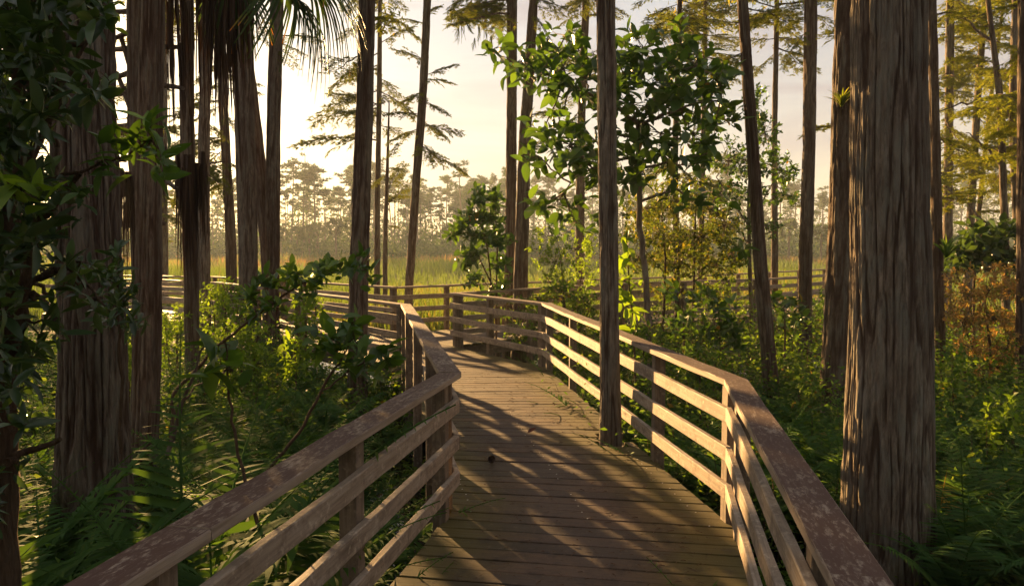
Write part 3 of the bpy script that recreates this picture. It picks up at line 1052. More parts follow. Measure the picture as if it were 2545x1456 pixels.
boughs(t_15, 24.0, [(1754, 20, 1660, 70, 0.5), (1754, 40, 1850, 20, 0.9), (1752, 150, 1840, 130, -0.6), (1748, 400, 1850, 420, 0.5), (1745, 480, 1680, 500, -0.5), (1744, 540, 1840, 560, 0.6), (1752, 90, 1830, 90, 0.5), (1746, 440, 1800, 500, 0.9)], BOUGH)
boughs(t_lean, 10.3, [(1850, 60, 1740, 40, 0.5), (1855, 20, 1990, 60, 0.4), (1860, 120, 1770, 150, 0.9), (1846, 0, 1960, -20, -0.4)], BOUGH_THIN)
boughs(t_five, 20.0, [(1930, 20, 1860, 60, 0.5), (1930, 60, 2010, 110, -0.5), (1928, 130, 1870, 180, 0.6), (1926, 400, 1850, 430, 0.7), (1930, 90, 1980, 40, 0.9), (1926, 480, 1990, 500, 0.7)], BOUGH)
boughs(t_four, 14.0, [(2014, 20, 1940, 50, 0.5), (2014, 30, 2075, 70, 0.6), (2013, 70, 1960, 130, -0.4), (2015, -20, 2080, 10, -0.5), (2005, 330, 2070, 300, 1.0)], BOUGH_THIN)
boughs(t_two, 10.0, [(2106, 100, 2060, 60, 0.8), (2108, 30, 2050, -20, 0.5)], BOUGH_THIN)
boughs(t_a, 21.0, [(2360, 40, 2440, 20, 0.5), (2360, 80, 2300, 120, 0.6), (2360, 120, 2460, 150, -0.6), (2358, 220, 2430, 250, 0.4), (2358, 260, 2300, 300, 0.6), (2356, 320, 2430, 340, -0.4), (2357, 400, 2290, 420, 0.7), (2357, 380, 2420, 400, 0.9), (2361, 0, 2480, 60, 0.8), (2357, 180, 2320, 220, -1.0), (2356, 300, 2390, 380, -1.2)], BOUGH_G)
boughs(t_b, 22.0, [(2440, 60, 2540, 80, 0.5), (2440, 110, 2350, 160, -0.6), (2435, 180, 2530, 200, 0.8), (2430, 260, 2340, 290, 0.5), (2425, 330, 2510, 330, -0.7), (2420, 420, 2350, 460, 0.6), (2445, 20, 2380, 60, -0.4), (2428, 290, 2480, 350, 0.9), (2422, 380, 2490, 430, 0.5), (2438, 150, 2400, 230, -1.0)], BOUGH_G)
boughs(t_d, 15.0, [(2470, 110, 2390, 60, 0.5), (2476, 160, 2370, 130, 0.9), (2485, 260, 2380, 280, -0.4), (2490, 380, 2400, 330, 0.7), (2470, 100, 2530, 130, 0.4), (2490, 420, 2440, 470, 0.8), (2486, 240, 2545, 260, -0.5)], BOUGH_G)
boughs(t_e, 17.0, [(2522, 60, 2440, 90, 0.6), (2520, 180, 2450, 160, -0.4), (2518, 270, 2370, 280, 0.5), (2520, 20, 2580, 60, 0.3), (2519, 230, 2590, 260, 0.3), (2525, 480, 2460, 500, 0.5)], BOUGH_G)
boughs(t_f, 11.0, [(2546, 20, 2480, 10, 0.8), (2546, 120, 2500, 170, 1.0), (2547, 300, 2490, 330, 1.2)], BOUGH_G)
boughs(t_six, 12.4, [(2320, 330, 2380, 360, 1.5), (2325, 500, 2380, 480, 1.8), (2316, 40, 2360, 20, 1.2)], BOUGH_THIN)
boughs(t_d2, 19.0, [(552, 150, 480, 200, 0.5), (556, 260, 470, 300, -0.5), (556, 300, 620, 330, 0.5), (560, 370, 500, 430, 0.6), (562, 400, 620, 430, -0.4), (566, 450, 510, 480, 0.6), (556, 200, 470, 240, 0.8), (560, 340, 460, 370, 0.9)], BOUGH)
boughs(t_c2, 16.5, [(507, 250, 430, 280, 0.9), (507, 330, 420, 360, -0.4), (507, 420, 560, 470, -0.5), (507, 440, 440, 500, 0.6), (507, 300, 560, 340, 0.8)], BOUGH)
boughs(t_m, 26.0, [(409, 330, 300, 300, 0.5), (409, 380, 470, 360, 0.5), (409, 440, 300, 470, -0.5), (409, 500, 480, 520, 0.6), (409, 290, 330, 240, 0.9), (409, 540, 330, 560, 0.5)], BOUGH)
boughs(t_g, 14.3, [(685, 100, 760, 130, 0.5), (684, 90, 800, 90, 0.9), (685, 50, 640, 90, 0.7), (684, 110, 740, 160, -0.3)], BOUGH_THIN)
boughs(t_h, 10.7, [(905, 140, 820, 160, 1.0), (910, 40, 970, 60, 1.2)], BOUGH_THIN)

# the golden grove on the right and the tops behind the broad-leaved tree are full of fine sprays
rg = np.random.default_rng(314)
for root, D, us, vs, k_, ms_ in ((t_a, 21.0, (2310, 2420), (-40, 520), 26, BOUGH_G), (t_b, 22.0, (2360, 2545), (-40, 540), 26, BOUGH_G), (t_d, 15.0, (2380, 2560), (-40, 480), 12, BOUGH_G), (t_e, 17.0, (2420, 2600), (-40, 540), 14, BOUGH_G),
                                 (t_13, 17.0, (1580, 1800), (-20, 200), 12, BOUGH), (t_13, 17.0, (1590, 1790), (420, 700), 16, BOUGH), (t_15, 24.0, (1640, 1860), (-20, 180), 14, BOUGH), (t_five, 20.0, (1840, 2010), (-20, 160), 10, BOUGH), (t_15, 24.0, (1650, 1850), (380, 600), 12, BOUGH_G),
                                 (t_10, 20.0, (1370, 1540), (-20, 140), 8, BOUGH), (t_8, 17.0, (1110, 1250), (-60, 60), 6, BOUGH), (t_d2, 19.0, (440, 640), (150, 520), 12, BOUGH), (t_m, 26.0, (280, 480), (220, 600), 12, BOUGH)):
    for q_ in range(k_):
        u, v = rg.uniform(*us), rg.uniform(*vs)
        tip = at(u, v, D + rg.normal(0, 0.9))
        # the stem point at that height
        st_ = at(np.interp(v, *STEM[root.name]), v - rg.uniform(-15, 35), D)
        d = tip - st_
        if d.length < 0.5:
            continue
        place_part('branch', ms_[q_ % len(ms_)], root, st_, d, min(1.3, d.length / 1.7), rg.uniform(-0.4, 0.4))

for (u, v, ln) in [(1150, 40, 70), (1165, 20, 60), (1190, 60, 70), (1205, 50, 90), (1128, 20, 60), (1220, 90, 60), (1180, 95, 45), (1140, 70, 50)]:
    mb_ = MB()
    a_ = at(u, v, 16.8)
    for q_ in range(7):
        e_ = at(u + rg.normal(0, 5), v + ln * rg.uniform(0.5, 1), 16.8 + rg.normal(0, 0.05))
        tube(mb_, curve(a_ - t_8.location, e_ - t_8.location, 0, 5, 0.015), np.linspace(0.008, 0.003, 5), 3, 0, rg.random())
    mb_.build('moss', [M['needle']], t_8)
# a handful of forked bare limbs: long side branches of the crooked trunk
for (u0, v0, u1, v1, dy) in [(2492, 420, 2400, 330, 0.4), (2484, 250, 2330, 280, 0.3), (2470, 110, 2350, 30, 0.5), (2496, 600, 2350, 470, 0.8), (2486, 270, 2600, 262, 0.2)]:
    a, b = at(u0, v0, 15.0), at(u1, v1, 15.0 + dy)
    bl = MB()
    tube(bl, curve(a - t_d.location, b - t_d.location, 0.08, 9, 0.02), np.linspace(0.035, 0.008, 9), 6)
    bl.build('limb', [M['bark_dark']], t_d)

# ------------------------------------------------------------------ palms


def fan_mesh(seed, dead=False, n=44, spread=1.25, length=0.95, pet=0.9, droop=0.5):
    """fan leaf: petiole from the origin along +X, then n narrow folded segments with drooping tips"""
    r = np.random.default_rng(seed)
    mb = MB()
    tube(mb, np.stack([np.linspace(0, pet, 6), np.zeros(6), -0.12 * np.linspace(0, 1, 6) ** 2], 1), np.linspace(0.022, 0.012, 6), 6, 0)
    for k in range(n):
        a = (k / (n - 1) - 0.5) * 2 * spread + r.normal(0, 0.02)
        ln = length * (1 - 0.25 * (abs(a) / spread) ** 2) * r.uniform(0.85, 1.08)
        m = 9
        t = np.linspace(0, 1, m)
        dx, dy = math.cos(a), math.sin(a)
        px = pet + dx * ln * t * (1 - 0.12 * t)
        py = dy * ln * t * (1 - 0.12 * t)
        pz = -0.12 - droop * ln * np.clip(t - 0.35, 0, 1) ** 1.6 * r.uniform(0.7, 1.4) - 0.15 * abs(a) * t * 0.5
        wd = 0.019 * (1.05 - t) ** 0.6 * (0.35 + t * 1.6).clip(0, 1)
        nx_, ny_ = -dy, dx
        V, Fc = [], []
        for q in range(m):
            V += [(px[q] - nx_ * wd[q], py[q] - ny_ * wd[q], pz[q] + wd[q] * 0.5), (px[q], py[q], pz[q]), (px[q] + nx_ * wd[q], py[q] + ny_ * wd[q], pz[q] + wd[q] * 0.5)]
        for q in range(m - 1):
            b = q * 3
            Fc += [(b, b + 3, b + 4), (b, b + 4, b + 1), (b + 1, b + 4, b + 5), (b + 1, b + 5, b + 2)]
        tt = np.repeat(np.clip(0.25 + 0.5 * r.random() + np.where(t > 0.75, (t - 0.75) * (1.6 if r.random() < 0.35 else 0.3), 0), 0, 1), 3)
        mb.add(V, Fc, 1, tt)
    return mb.mesh('frond', [M['palm_dead'] if dead else M['palm_green'], M['palm_dead'] if dead else M['palm_green']])


def dead_mesh(seed, length=1.5, n=34, width=0.30):
    """withered frond hanging straight down from the origin: a closed fan of narrow strips, ragged below"""
    r = np.random.default_rng(seed)
    mb = MB()
    for k in range(n):
        a = r.random() * 2 * PI
        w0 = r.random() ** 0.7 * width * 0.35
        w1 = w0 + r.uniform(0.15, 0.75) * width * 0.6
        ln = length * r.uniform(0.3, 1.0)
        m = 10
        t = np.linspace(0, 1, m)
        rad = w0 + (w1 - w0) * t ** 0.8
        tw = a + 0.4 * t * r.normal()
        px, py = rad * np.cos(tw), rad * np.sin(tw) * 0.6
        pz = -ln * t + 0.03 * np.sin(t * 7 + r.random() * 6)
        wd = r.uniform(0.009, 0.028) * (1.08 - t) ** 0.8
        ang = r.random() * PI
        cx_, cy_ = np.cos(ang + t * 2 * r.normal()), np.sin(ang + t)
        V, Fc = [], []
        for q in range(m):
            V += [(px[q] - cx_[q] * wd[q], py[q] - cy_[q] * wd[q], pz[q]), (px[q] + cx_[q] * wd[q], py[q] + cy_[q] * wd[q], pz[q])]
        for q in range(m - 1):
            b = 2 * q
            Fc += [(b, b + 1, b + 3), (b, b + 3, b + 2)]
        mb.add(V, Fc, 0, r.random())
    return mb.mesh('dead_frond', [M['palm_dead']])


FAN = [fan_mesh(700 + k) for k in range(3)]
FAN_DROOP = [fan_mesh(710 + k, droop=1.1, spread=1.1) for k in range(2)]
DEADF = [dead_mesh(720 + k, 1.7 + 0.2 * k, 46) for k in range(4)]

# palm whose crown hangs into the top of the picture
palm = tree('cabbage palm with a skirt of hanging dead fronds and green fans above', 10.5, [(472, -250, 32), (466, 0, 30), (464, 200, 30), (466, 460, 34), (476, 700, 33), (478, 900, 33), (478, 975, 36)],
            cat='palm', name='cabbage_palm', segs=72, rings=140, amp=0.008, mat='bark_dark', ztop=6.6, crown=False, seed=40, flare=1.15)
crown_p = at(520, -170, 10.3)


def put(me, name, root, a, d, sc, roll=0.0):
    return place_part(name, me, root, a, d, sc, roll)


def hang(root, u, v0, D, ln_px, me, name='dead_frond', wide=1.0):
    a = at(u, v0, D)
    b = at(u, v0 + ln_px, D)
    L = (a - b).length
    o = link(name, me, root)
    zmin = 1.9
    s = L / zmin
    o.matrix_local = Matrix.Translation(a - root.location) @ Matrix.Rotation(random.random() * 6, 4, 'Z') @ Matrix.Diagonal((s * wide, s * wide, s, 1))
    return o


for (u, v0, D, ln, w) in [(545, -160, 10.0, 560, 0.95), (580, -150, 10.2, 480, 0.9), (520, -120, 9.8, 420, 0.8), (612, -130, 10.4, 420, 0.6), (500, -140, 10.6, 500, 0.6), (560, -60, 9.9, 460, 0.75), (470, -120, 10.2, 400, 0.4),
                          (632, -140, 10.0, 280, 0.45), (545, 20, 10.1, 330, 0.6), (585, -180, 9.9, 420, 1.1), (535, -180, 10.3, 430, 1.0)]:
    hang(palm, u, v0, D, ln * 0.98, DEADF[random.randrange(4)], wide=w * 1.02)
for (u, v0, D, ln, w) in [(470, 390, 10.2, 310, 0.95), (455, 420, 10.1, 260, 0.8), (490, 410, 10.3, 270, 0.8), (440, 380, 10.2, 200, 0.7), (505, 380, 10.3, 200, 0.6)]:
    hang(palm, u, v0, D, ln, DEADF[random.randrange(4)], wide=w)
for i_, (u, v, dy, s, roll, k) in enumerate([(615, 10, -0.6, 0.85, 0.3, 1), (790, -10, -0.5, 1.05, -0.2, 1), (870, -60, -0.1, 1.0, -0.5, 1), (400, -160, -0.3, 1.0, 0.2, 0), (560, -430, 0.3, 1.1, 0.0, 0), (640, -400, 1.0, 1.1, 0.0, 0), (430, -420, -0.6, 1.1, 0.0, 0), (760, -280, 0.5, 1.1, 0.0, 0)]):
    tip = at(u, v, 10.3 + dy)
    d = tip - crown_p
    o = put((FAN_DROOP if k else FAN)[i_ % 2], 'frond', palm, crown_p, d, d.length / 1.35 * s, roll)

# second palm behind the dark rough trunk: stem with old leaf bases sticking out
palm2 = tree('palm stem bristling with old leaf stubs behind the dark rough trunk', 8.3, [(352, -300, 56), (350, 0, 58), (350, 300, 56), (354, 600, 50), (356, 900, 50)],
             cat='palm', name='cabbage_palm', segs=64, rings=120, amp=0.012, mat='bark_dark', ztop=5.2, crown=False, seed=41)
st = MB()
for (u0, v0, u1, v1) in [(350, 20, 278, 28), (350, 70, 285, 96), (350, 118, 262, 124), (350, 110, 452, 117), (350, 165, 276, 192), (350, 225, 268, 240), (350, 215, 456, 220), (350, 300, 290, 312), (350, 325, 284, 338), (350, 395, 286, 402), (350, 452, 290, 470), (345, 235, 300, 90),
                         (345, 330, 290, 180), (350, 330, 318, 130), (350, 20, 420, -20), (350, 545, 300, 560), (350, 560, 410, 555), (350, 455, 400, 440), (352, 420, 440, 470)]:
    a, b = at(u0, v0, 8.3), at(u1, v1, 8.3 + random.uniform(-0.25, 0.2))
    st = MB()
    tube(st, curve(a - palm2.location, b - palm2.location, random.uniform(-0.03, 0.03), 6), np.linspace(0.036, 0.022, 6), 6)
    st.build('leaf_stub', [M['bark_dark']], palm2)
for (u, v0, D, ln, w) in [(432, -80, 8.1, 400, 0.55), (448, 110, 8.2, 200, 0.35), (420, 0, 8.4, 330, 0.4), (456, 0, 8.2, 330, 0.4), (315, 430, 8.0, 250, 0.75), (300, 420, 8.1, 190, 0.7), (328, 440, 8.2, 220, 0.6), (405, 400, 8.0, 110, 0.5), (436, 450, 8.1, 70, 0.4)]:
    hang(palm2, u, v0, D, ln, DEADF[random.randrange(4)], wide=w)
c2 = at(350, -330, 8.3)
for i_, (u, v, dy) in enumerate([(240, -420, -0.6), (420, -500, 0.4), (480, -380, -0.5), (280, -250, 0.8), (350, -600, 0.1)]):
    d = at(u, v, 8.3 + dy) - c2
    put(FAN[i_ % 3], 'frond', palm2, c2, d, 1.0, 0.2 * i_)

# ------------------------------------------------------------------ leafy trees and saplings


def cluster_tree(name, label, cat, D, stems, clusters, leaf, tpl, mat, per=7, spread_y=0.5, twig=0.012, seed=1, tint=None, link_up=True, density=1.0, group=None, blow=1.0):
    """stems: polylines of (u, v, dy, radius); clusters: (u, v, ru, rv, n whorls) tied back to the nearest stem point by twigs"""
    global rng
    keep = rng
    rng = np.random.default_rng(seed)
    mbs, mbl = MB(), MB()
    sp = []
    for stm in stems:
        P = [at(u, v, D + dy) for u, v, dy, r_ in stm]
        Q, rr = [], []
        for k in range(len(P) - 1):
            for s in np.linspace(0, 1, 6, endpoint=(k == len(P) - 2)):
                Q.append(P[k].lerp(P[k + 1], s))
                rr.append(stm[k][3] * (1 - s) + stm[k + 1][3] * s)
        A = np.array([tuple(p) for p in Q])
        A[1:-1] += rng.normal(0, 0.006, (len(A) - 2, 3))
        tube(mbs, A, rr, 8)
        sp.append(A)
    SPt = np.concatenate(sp)
    root0 = SPt[0]
    for (u, v, ru, rv, n) in clusters:
        ru, rv = ru * blow, rv * blow
        c = np.array(tuple(at(u, v, D)))
        hub_near = SPt[np.argmin(((SPt - c) ** 2).sum(1))]
        if link_up:
            tube(mbs, curve(hub_near, c, -0.02, 6, 0.01), np.linspace(twig, twig * 0.6, 6), 5)
        for k in range(max(1, int(n * density))):
            a, q = rng.random() * 2 * PI, math.sqrt(rng.random())
            p = np.array(tuple(at(u + ru * q * math.cos(a), v + rv * q * math.sin(a), D + float(np.clip(rng.normal(0, spread_y), -1.3 * spread_y, 1.8 * spread_y)))))
            st0 = c if link_up else hub_near
            tube(mbs, curve(st0, p, rng.uniform(-0.05, 0.02), 5, 0.012), np.linspace(twig * 0.5, twig * 0.2, 5), 4)
            ax = p - c + np.array([0, 0, 0.25 * np.linalg.norm(p - c) + 0.05])
            rosette(mbl, p, ax + rng.normal(0, 0.05, 3), int(per + rng.integers(-1, 3)), leaf, tpl, 0, 1.0, tint)
    rng = keep
    root = thing(name, label, cat, tuple(root0), 0, group)
    for mb, nm, mt in ((mbs, 'trunk', M['twig'] if cat != 'tree' else M['bark_pale']), (mbl, 'crown' if cat == 'tree' else 'foliage', M[mat])):
        if mb.n:
            for V in mb.V:
                V -= root0.astype(np.float32)
            mb.build(nm, [mt], root)
    return root


gz10 = 1.72 - (-0.0)
# the broad-leaved tree behind the trunk in the deck
cluster_tree('broadleaf_tree', 'broad-leaved tree with oval glossy leaves and a few orange ones', 'tree', 10.0,
             [[(1622, 1150, 0, 0.045), (1614, 850, 0, 0.042), (1606, 700, 0, 0.04), (1590, 560, 0, 0.036), (1586, 300, 0, 0.03)],
              [(1586, 310, 0, 0.026), (1640, 290, -0.2, 0.02), (1720, 260, -0.3, 0.014), (1790, 250, -0.3, 0.008)],
              [(1586, 310, 0, 0.026), (1540, 270, -0.1, 0.02), (1440, 220, -0.2, 0.014), (1320, 170, -0.2, 0.009), (1230, 130, -0.2, 0.005)],
              [(1590, 390, 0, 0.022), (1520, 400, -0.3, 0.016), (1430, 440, -0.4, 0.010), (1400, 480, -0.4, 0.005)],
              [(1588, 420, 0, 0.020), (1680, 400, -0.3, 0.014), (1760, 380, -0.3, 0.007)],
              [(1587, 330, 0, 0.02), (1560, 220, 0.3, 0.014), (1600, 130, 0.4, 0.006)],
              [(1592, 500, 0, 0.02), (1680, 470, -0.3, 0.012), (1770, 520, -0.3, 0.006), (1850, 590, -0.3, 0.004)],
              [(1587, 320, 0, 0.02), (1660, 200, 0.2, 0.013), (1700, 120, 0.2, 0.006)]],
             [(1225, 130, 34, 38, 3), (1300, 150, 60, 42, 8), (1345, 190, 50, 45, 8), (1405, 90, 35, 28, 4), (1400, 170, 60, 50, 10), (1460, 190, 60, 50, 10), (1530, 150, 50, 50, 8), (1600, 120, 60, 45, 9),
              (1660, 160, 60, 55, 11), (1730, 170, 60, 60, 11), (1790, 215, 40, 45, 7), (1690, 90, 25, 25, 3), (1620, 210, 80, 45, 12), (1720, 250, 80, 40, 10), (1560, 260, 60, 45, 8), (1480, 255, 50, 30, 5),
              (1345, 330, 45, 35, 5), (1390, 300, 25, 30, 3), (1420, 360, 60, 40, 8), (1480, 350, 50, 45, 8), (1340, 390, 35, 30, 4), (1440, 430, 60, 35, 7), (1500, 420, 45, 45, 7), (1385, 500, 60, 25, 4),
              (1430, 550, 45, 22, 4), (1560, 340, 50, 50, 9), (1640, 330, 60, 45, 9), (1720, 330, 60, 40, 8), (1780, 310, 50, 40, 6), (1600, 420, 50, 35, 6), (1690, 410, 50, 25, 5), (1770, 400, 35, 25, 3),
              (1700, 490, 50, 25, 4), (1780, 480, 40, 25, 3), (1330, 510, 25, 18, 2), (1860, 600, 25, 25, 2), (1560, 455, 40, 20, 3), (1630, 265, 60, 30, 6)],
             0.195, LEAF_OVAL, 'leaf_glossy', 4, 0.6, 0.013, 51, density=1.75, blow=1.3)
cluster_tree('shrub', 'leafy upright shrub with several thin stems left of the two close trunks', 'shrub', 14.3,
             [[(1228, 860, 0, 0.02), (1215, 640, 0, 0.016), (1190, 500, 0, 0.008)], [(1232, 860, 0, 0.02), (1235, 640, 0, 0.014), (1232, 500, 0, 0.006)], [(1228, 720, 0, 0.016), (1170, 600, 0, 0.008), (1120, 570, 0, 0.005)], [(1229, 740, 0, 0.012), (1200, 690, 0, 0.007), (1170, 700, 0, 0.004)]],
             [(1188, 480, 26, 28, 5), (1230, 490, 28, 28, 6), (1175, 530, 40, 24, 7), (1225, 540, 40, 26, 8), (1150, 560, 40, 18, 6), (1200, 580, 50, 24, 9), (1245, 590, 24, 26, 5), (1125, 575, 22, 20, 3), (1190, 625, 50, 20, 7), (1240, 650, 28, 24, 5), (1180, 690, 30, 20, 4), (1250, 700, 24, 18, 3), (1160, 640, 34, 14, 4), (1220, 720, 40, 20, 4)],
             0.18, LEAF, 'leaf_glossy', 8, 0.25, 0.008, 52, density=1.5)
cluster_tree('sapling', 'bright backlit sapling with large upright leaves beside the trunk in the deck', 'sapling', 8.6,
             [[(1583, 1130, 0, 0.012), (1576, 850, 0, 0.010), (1566, 700, 0, 0.008), (1556, 575, 0, 0.004)]],
             [(1556, 590, 6, 8, 1), (1552, 640, 14, 14, 2), (1560, 690, 14, 12, 2), (1552, 735, 16, 14, 2), (1572, 770, 16, 14, 2), (1580, 815, 14, 12, 2)],
             0.21, LEAF_OVAL, 'leaf_bright', 4, 0.06, 0.005, 53)
cluster_tree('understory_tree', 'small-leaved dark tree behind the leaning trunk', 'tree', 15.0,
             [[(1870, 900, 0, 0.05), (1860, 500, 0, 0.03), (1880, 250, 0, 0.012)], [(1862, 560, 0, 0.02), (1940, 420, 0, 0.008)], [(1860, 560, 0, 0.02), (1780, 440, 0, 0.008)], [(1862, 600, 0, 0.02), (1950, 560, 0, 0.006)]],
             [(1880, 260, 40, 60, 14), (1900, 330, 45, 60, 18), (1870, 400, 60, 50, 18), (1930, 420, 55, 50, 16), (1810, 400, 60, 70, 16), (1950, 480, 40, 30, 8), (1880, 490, 60, 40, 14), (1790, 480, 70, 50, 14), (1820, 560, 60, 40, 10), (1900, 560, 50, 40, 10), (1975, 430, 25, 25, 3), (1830, 640, 50, 40, 6)],
             0.11, LEAF_SMALL, 'leaf_glossy', 10, 0.6, 0.012, 54, density=1.8)
cluster_tree('shrub', 'loose olive-gold sapling thicket in front of the branch railing', 'shrub', 14.0,
             [[(1640, 930, 0, 0.03), (1655, 640, 0, 0.02), (1640, 480, 0, 0.01)], [(1720, 930, 0.3, 0.03), (1725, 600, 0.3, 0.02), (1735, 430, 0.3, 0.008)], [(1655, 680, 0, 0.012), (1580, 600, 0, 0.006)], [(1725, 700, 0.3, 0.012), (1800, 640, 0.3, 0.006)]],
             [(1600, 520, 60, 40, 14), (1660, 480, 50, 50, 14), (1730, 500, 60, 60, 18), (1640, 580, 70, 45, 20), (1740, 590, 70, 40, 20), (1800, 560, 45, 50, 12), (1590, 640, 45, 40, 12), (1690, 650, 70, 40, 18), (1780, 660, 60, 40, 16), (1660, 720, 60, 30, 10), (1760, 730, 60, 30, 10), (1560, 580, 30, 40, 6), (1820, 630, 40, 40, 10)],
             0.08, LEAF_SMALL, 'leaf_olive', 12, 0.7, 0.008, 55, density=3.2)
cluster_tree('shrub', 'yellow-green shrub with thin stems behind the pale railing section', 'shrub', 15.2,
             [[(1400, 900, 0, 0.02), (1400, 700, 0, 0.014), (1385, 590, 0, 0.006)], [(1420, 900, 0, 0.02), (1450, 640, 0, 0.008)], [(1402, 760, 0, 0.014), (1340, 660, 0, 0.006)]],
             [(1375, 580, 45, 30, 12), (1430, 620, 50, 40, 18), (1380, 650, 60, 40, 20), (1460, 680, 40, 40, 14), (1400, 700, 70, 35, 20), (1340, 620, 30, 30, 8), (1340, 580, 24, 24, 5), (1470, 600, 30, 40, 10), (1420, 560, 30, 30, 6)],
             0.075, LEAF_SMALL, 'leaf_bright', 10, 0.5, 0.006, 56, density=1.8)
cluster_tree('shrub', 'dark bushy shrub pressed against the back of the curved railing', 'shrub', 12.6,
             [[(1400, 960, 0, 0.03), (1410, 820, 0, 0.02), (1400, 720, 0, 0.008)], [(1400, 900, 0, 0.02), (1330, 760, 0.5, 0.008)], [(1400, 900, 0, 0.02), (1470, 760, 0, 0.008)]],
             [(1330, 740, 40, 30, 14), (1390, 720, 50, 30, 20), (1450, 740, 50, 40, 22), (1400, 780, 70, 40, 26), (1470, 800, 30, 50, 14), (1330, 800, 50, 40, 14), (1420, 850, 60, 40, 16), (1280, 770, 40, 40, 10), (1290, 830, 50, 30, 10)],
             0.085, LEAF_SMALL, 'leaf_under', 10, 0.4, 0.008, 57, density=1.5)
cluster_tree('shrub', 'shrub with drooping pointed leaves before the branch railing', 'shrub', 10.8,
             [[(1700, 1000, 0, 0.02), (1700, 850, 0, 0.015), (1695, 720, 0, 0.006)], [(1790, 1000, 0.3, 0.02), (1790, 800, 0.3, 0.01), (1780, 740, 0.3, 0.006)]],
             [(1690, 725, 45, 16, 5), (1700, 775, 50, 22, 6), (1760, 740, 40, 24, 5), (1800, 770, 50, 24, 6), (1680, 820, 40, 24, 4), (1760, 810, 60, 30, 7), (1830, 800, 30, 30, 4), (1720, 870, 50, 24, 4), (1800, 860, 60, 30, 4)],
             0.17, LEAF, 'leaf_glossy', 6, 0.3, 0.008, 58)
cluster_tree('shrub', 'broad drooping leaves of a bush between leaning and slim trunks', 'shrub', 11.5,
             [[(1950, 1000, 0, 0.02), (1950, 820, 0, 0.015), (1945, 740, 0, 0.006)]],
             [(1930, 735, 35, 18, 4), (1970, 740, 35, 20, 5), (1950, 775, 45, 22, 6), (1990, 770, 24, 24, 3), (1930, 810, 40, 24, 3), (1980, 820, 30, 24, 3)],
             0.16, LEAF, 'leaf_glossy', 6, 0.25, 0.008, 59)
cluster_tree('bush', 'dark glossy bush with long leaves at the foot of the golden grove', 'bush', 13.5,
             [[(2420, 900, 0, 0.03), (2420, 700, 0, 0.02), (2430, 600, 0, 0.008)], [(2425, 800, 0, 0.02), (2500, 620, 0, 0.006)], [(2420, 800, 0, 0.02), (2365, 640, 0, 0.006)]],
             [(2380, 610, 35, 20, 6), (2430, 590, 50, 20, 9), (2490, 600, 50, 26, 10), (2400, 640, 50, 20, 9), (2460, 635, 60, 24, 11), (2520, 640, 40, 24, 8), (2370, 660, 40, 16, 5), (2450, 560, 50, 18, 4), (2510, 565, 40, 20, 4), (2540, 600, 20, 30, 4)],
             0.22, LEAF, 'leaf_dark', 8, 0.45, 0.008, 60, density=1.4)
cluster_tree('bush', 'dense rust-brown bush glowing in low sun at the edge of the picture', 'bush', 11.5,
             [[(2460, 1060, 0, 0.03), (2460, 860, 0, 0.02), (2450, 740, 0, 0.008)], [(2460, 960, 0, 0.02), (2390, 800, 0, 0.006)], [(2460, 960, 0, 0.02), (2530, 800, 0, 0.006)]],
             [(2380, 690, 40, 26, 12), (2450, 670, 50, 26, 14), (2520, 680, 40, 30, 14), (2400, 730, 50, 30, 26), (2460, 720, 50, 30, 30), (2520, 720, 50, 30, 28), (2400, 790, 55, 40, 34), (2470, 790, 60, 40, 40), (2530, 800, 40, 40, 30), (2410, 860, 50, 35, 24), (2480, 860, 60, 40, 34), (2530, 880, 30, 40, 18), (2470, 920, 60, 30, 20), (2360, 760, 24, 40, 12)],
             0.06, LEAF_SMALL, 'leaf_rust', 11, 0.6, 0.006, 61, density=1.8)
# saplings left of the walk
cluster_tree('sapling', 'sapling with large rounded dark green leaves among the ferns beside the near railing', 'sapling', 3.7,
             [[(655, 1330, 0, 0.010), (590, 1130, 0, 0.008), (567, 960, 0, 0.006), (560, 850, 0, 0.003)]],
             [(562, 855, 14, 16, 1), (555, 890, 26, 14, 1), (572, 915, 18, 14, 1)],
             0.165, LEAF_OVAL, 'leaf_glossy', 5, 0.06, 0.004, 62)
cluster_tree('leafy_branch', 'arching leafy branch in front of the dark stout trunk, above the side walk', 'branch', 5.9,
             [[(420, 1130, 0, 0.014), (430, 980, 0, 0.014), (520, 880, 0, 0.012), (640, 780, 0, 0.010), (760, 700, 0, 0.007), (900, 650, 0, 0.003)]],
             [(640, 690, 30, 20, 3), (690, 690, 30, 22, 4), (740, 680, 36, 22, 5), (790, 670, 36, 24, 6), (840, 660, 34, 22, 5), (890, 650, 30, 24, 4), (620, 730, 30, 20, 3), (690, 740, 36, 20, 4), (760, 720, 30, 20, 4), (640, 770, 40, 20, 3), (910, 670, 14, 20, 2)],
             0.115, LEAF, 'leaf_glossy', 5, 0.16, 0.004, 63)
cluster_tree('sapling', 'sapling with a spray of oval leaves before the foot of the stout trunk', 'sapling', 4.9,
             [[(640, 1200, 0, 0.012), (740, 1080, 0, 0.010), (830, 920, 0, 0.008), (880, 840, 0, 0.004)], [(800, 970, 0, 0.006), (900, 900, 0, 0.005), (960, 870, 0, 0.003)]],
             [(800, 830, 30, 14, 2), (840, 820, 26, 20, 3), (875, 800, 24, 20, 3), (830, 870, 36, 16, 3), (890, 860, 30, 18, 3), (950, 870, 26, 16, 2), (860, 900, 30, 14, 3), (920, 910, 30, 14, 2), (965, 900, 16, 12, 1)],
             0.145, LEAF, 'leaf_glossy', 5, 0.12, 0.004, 64)
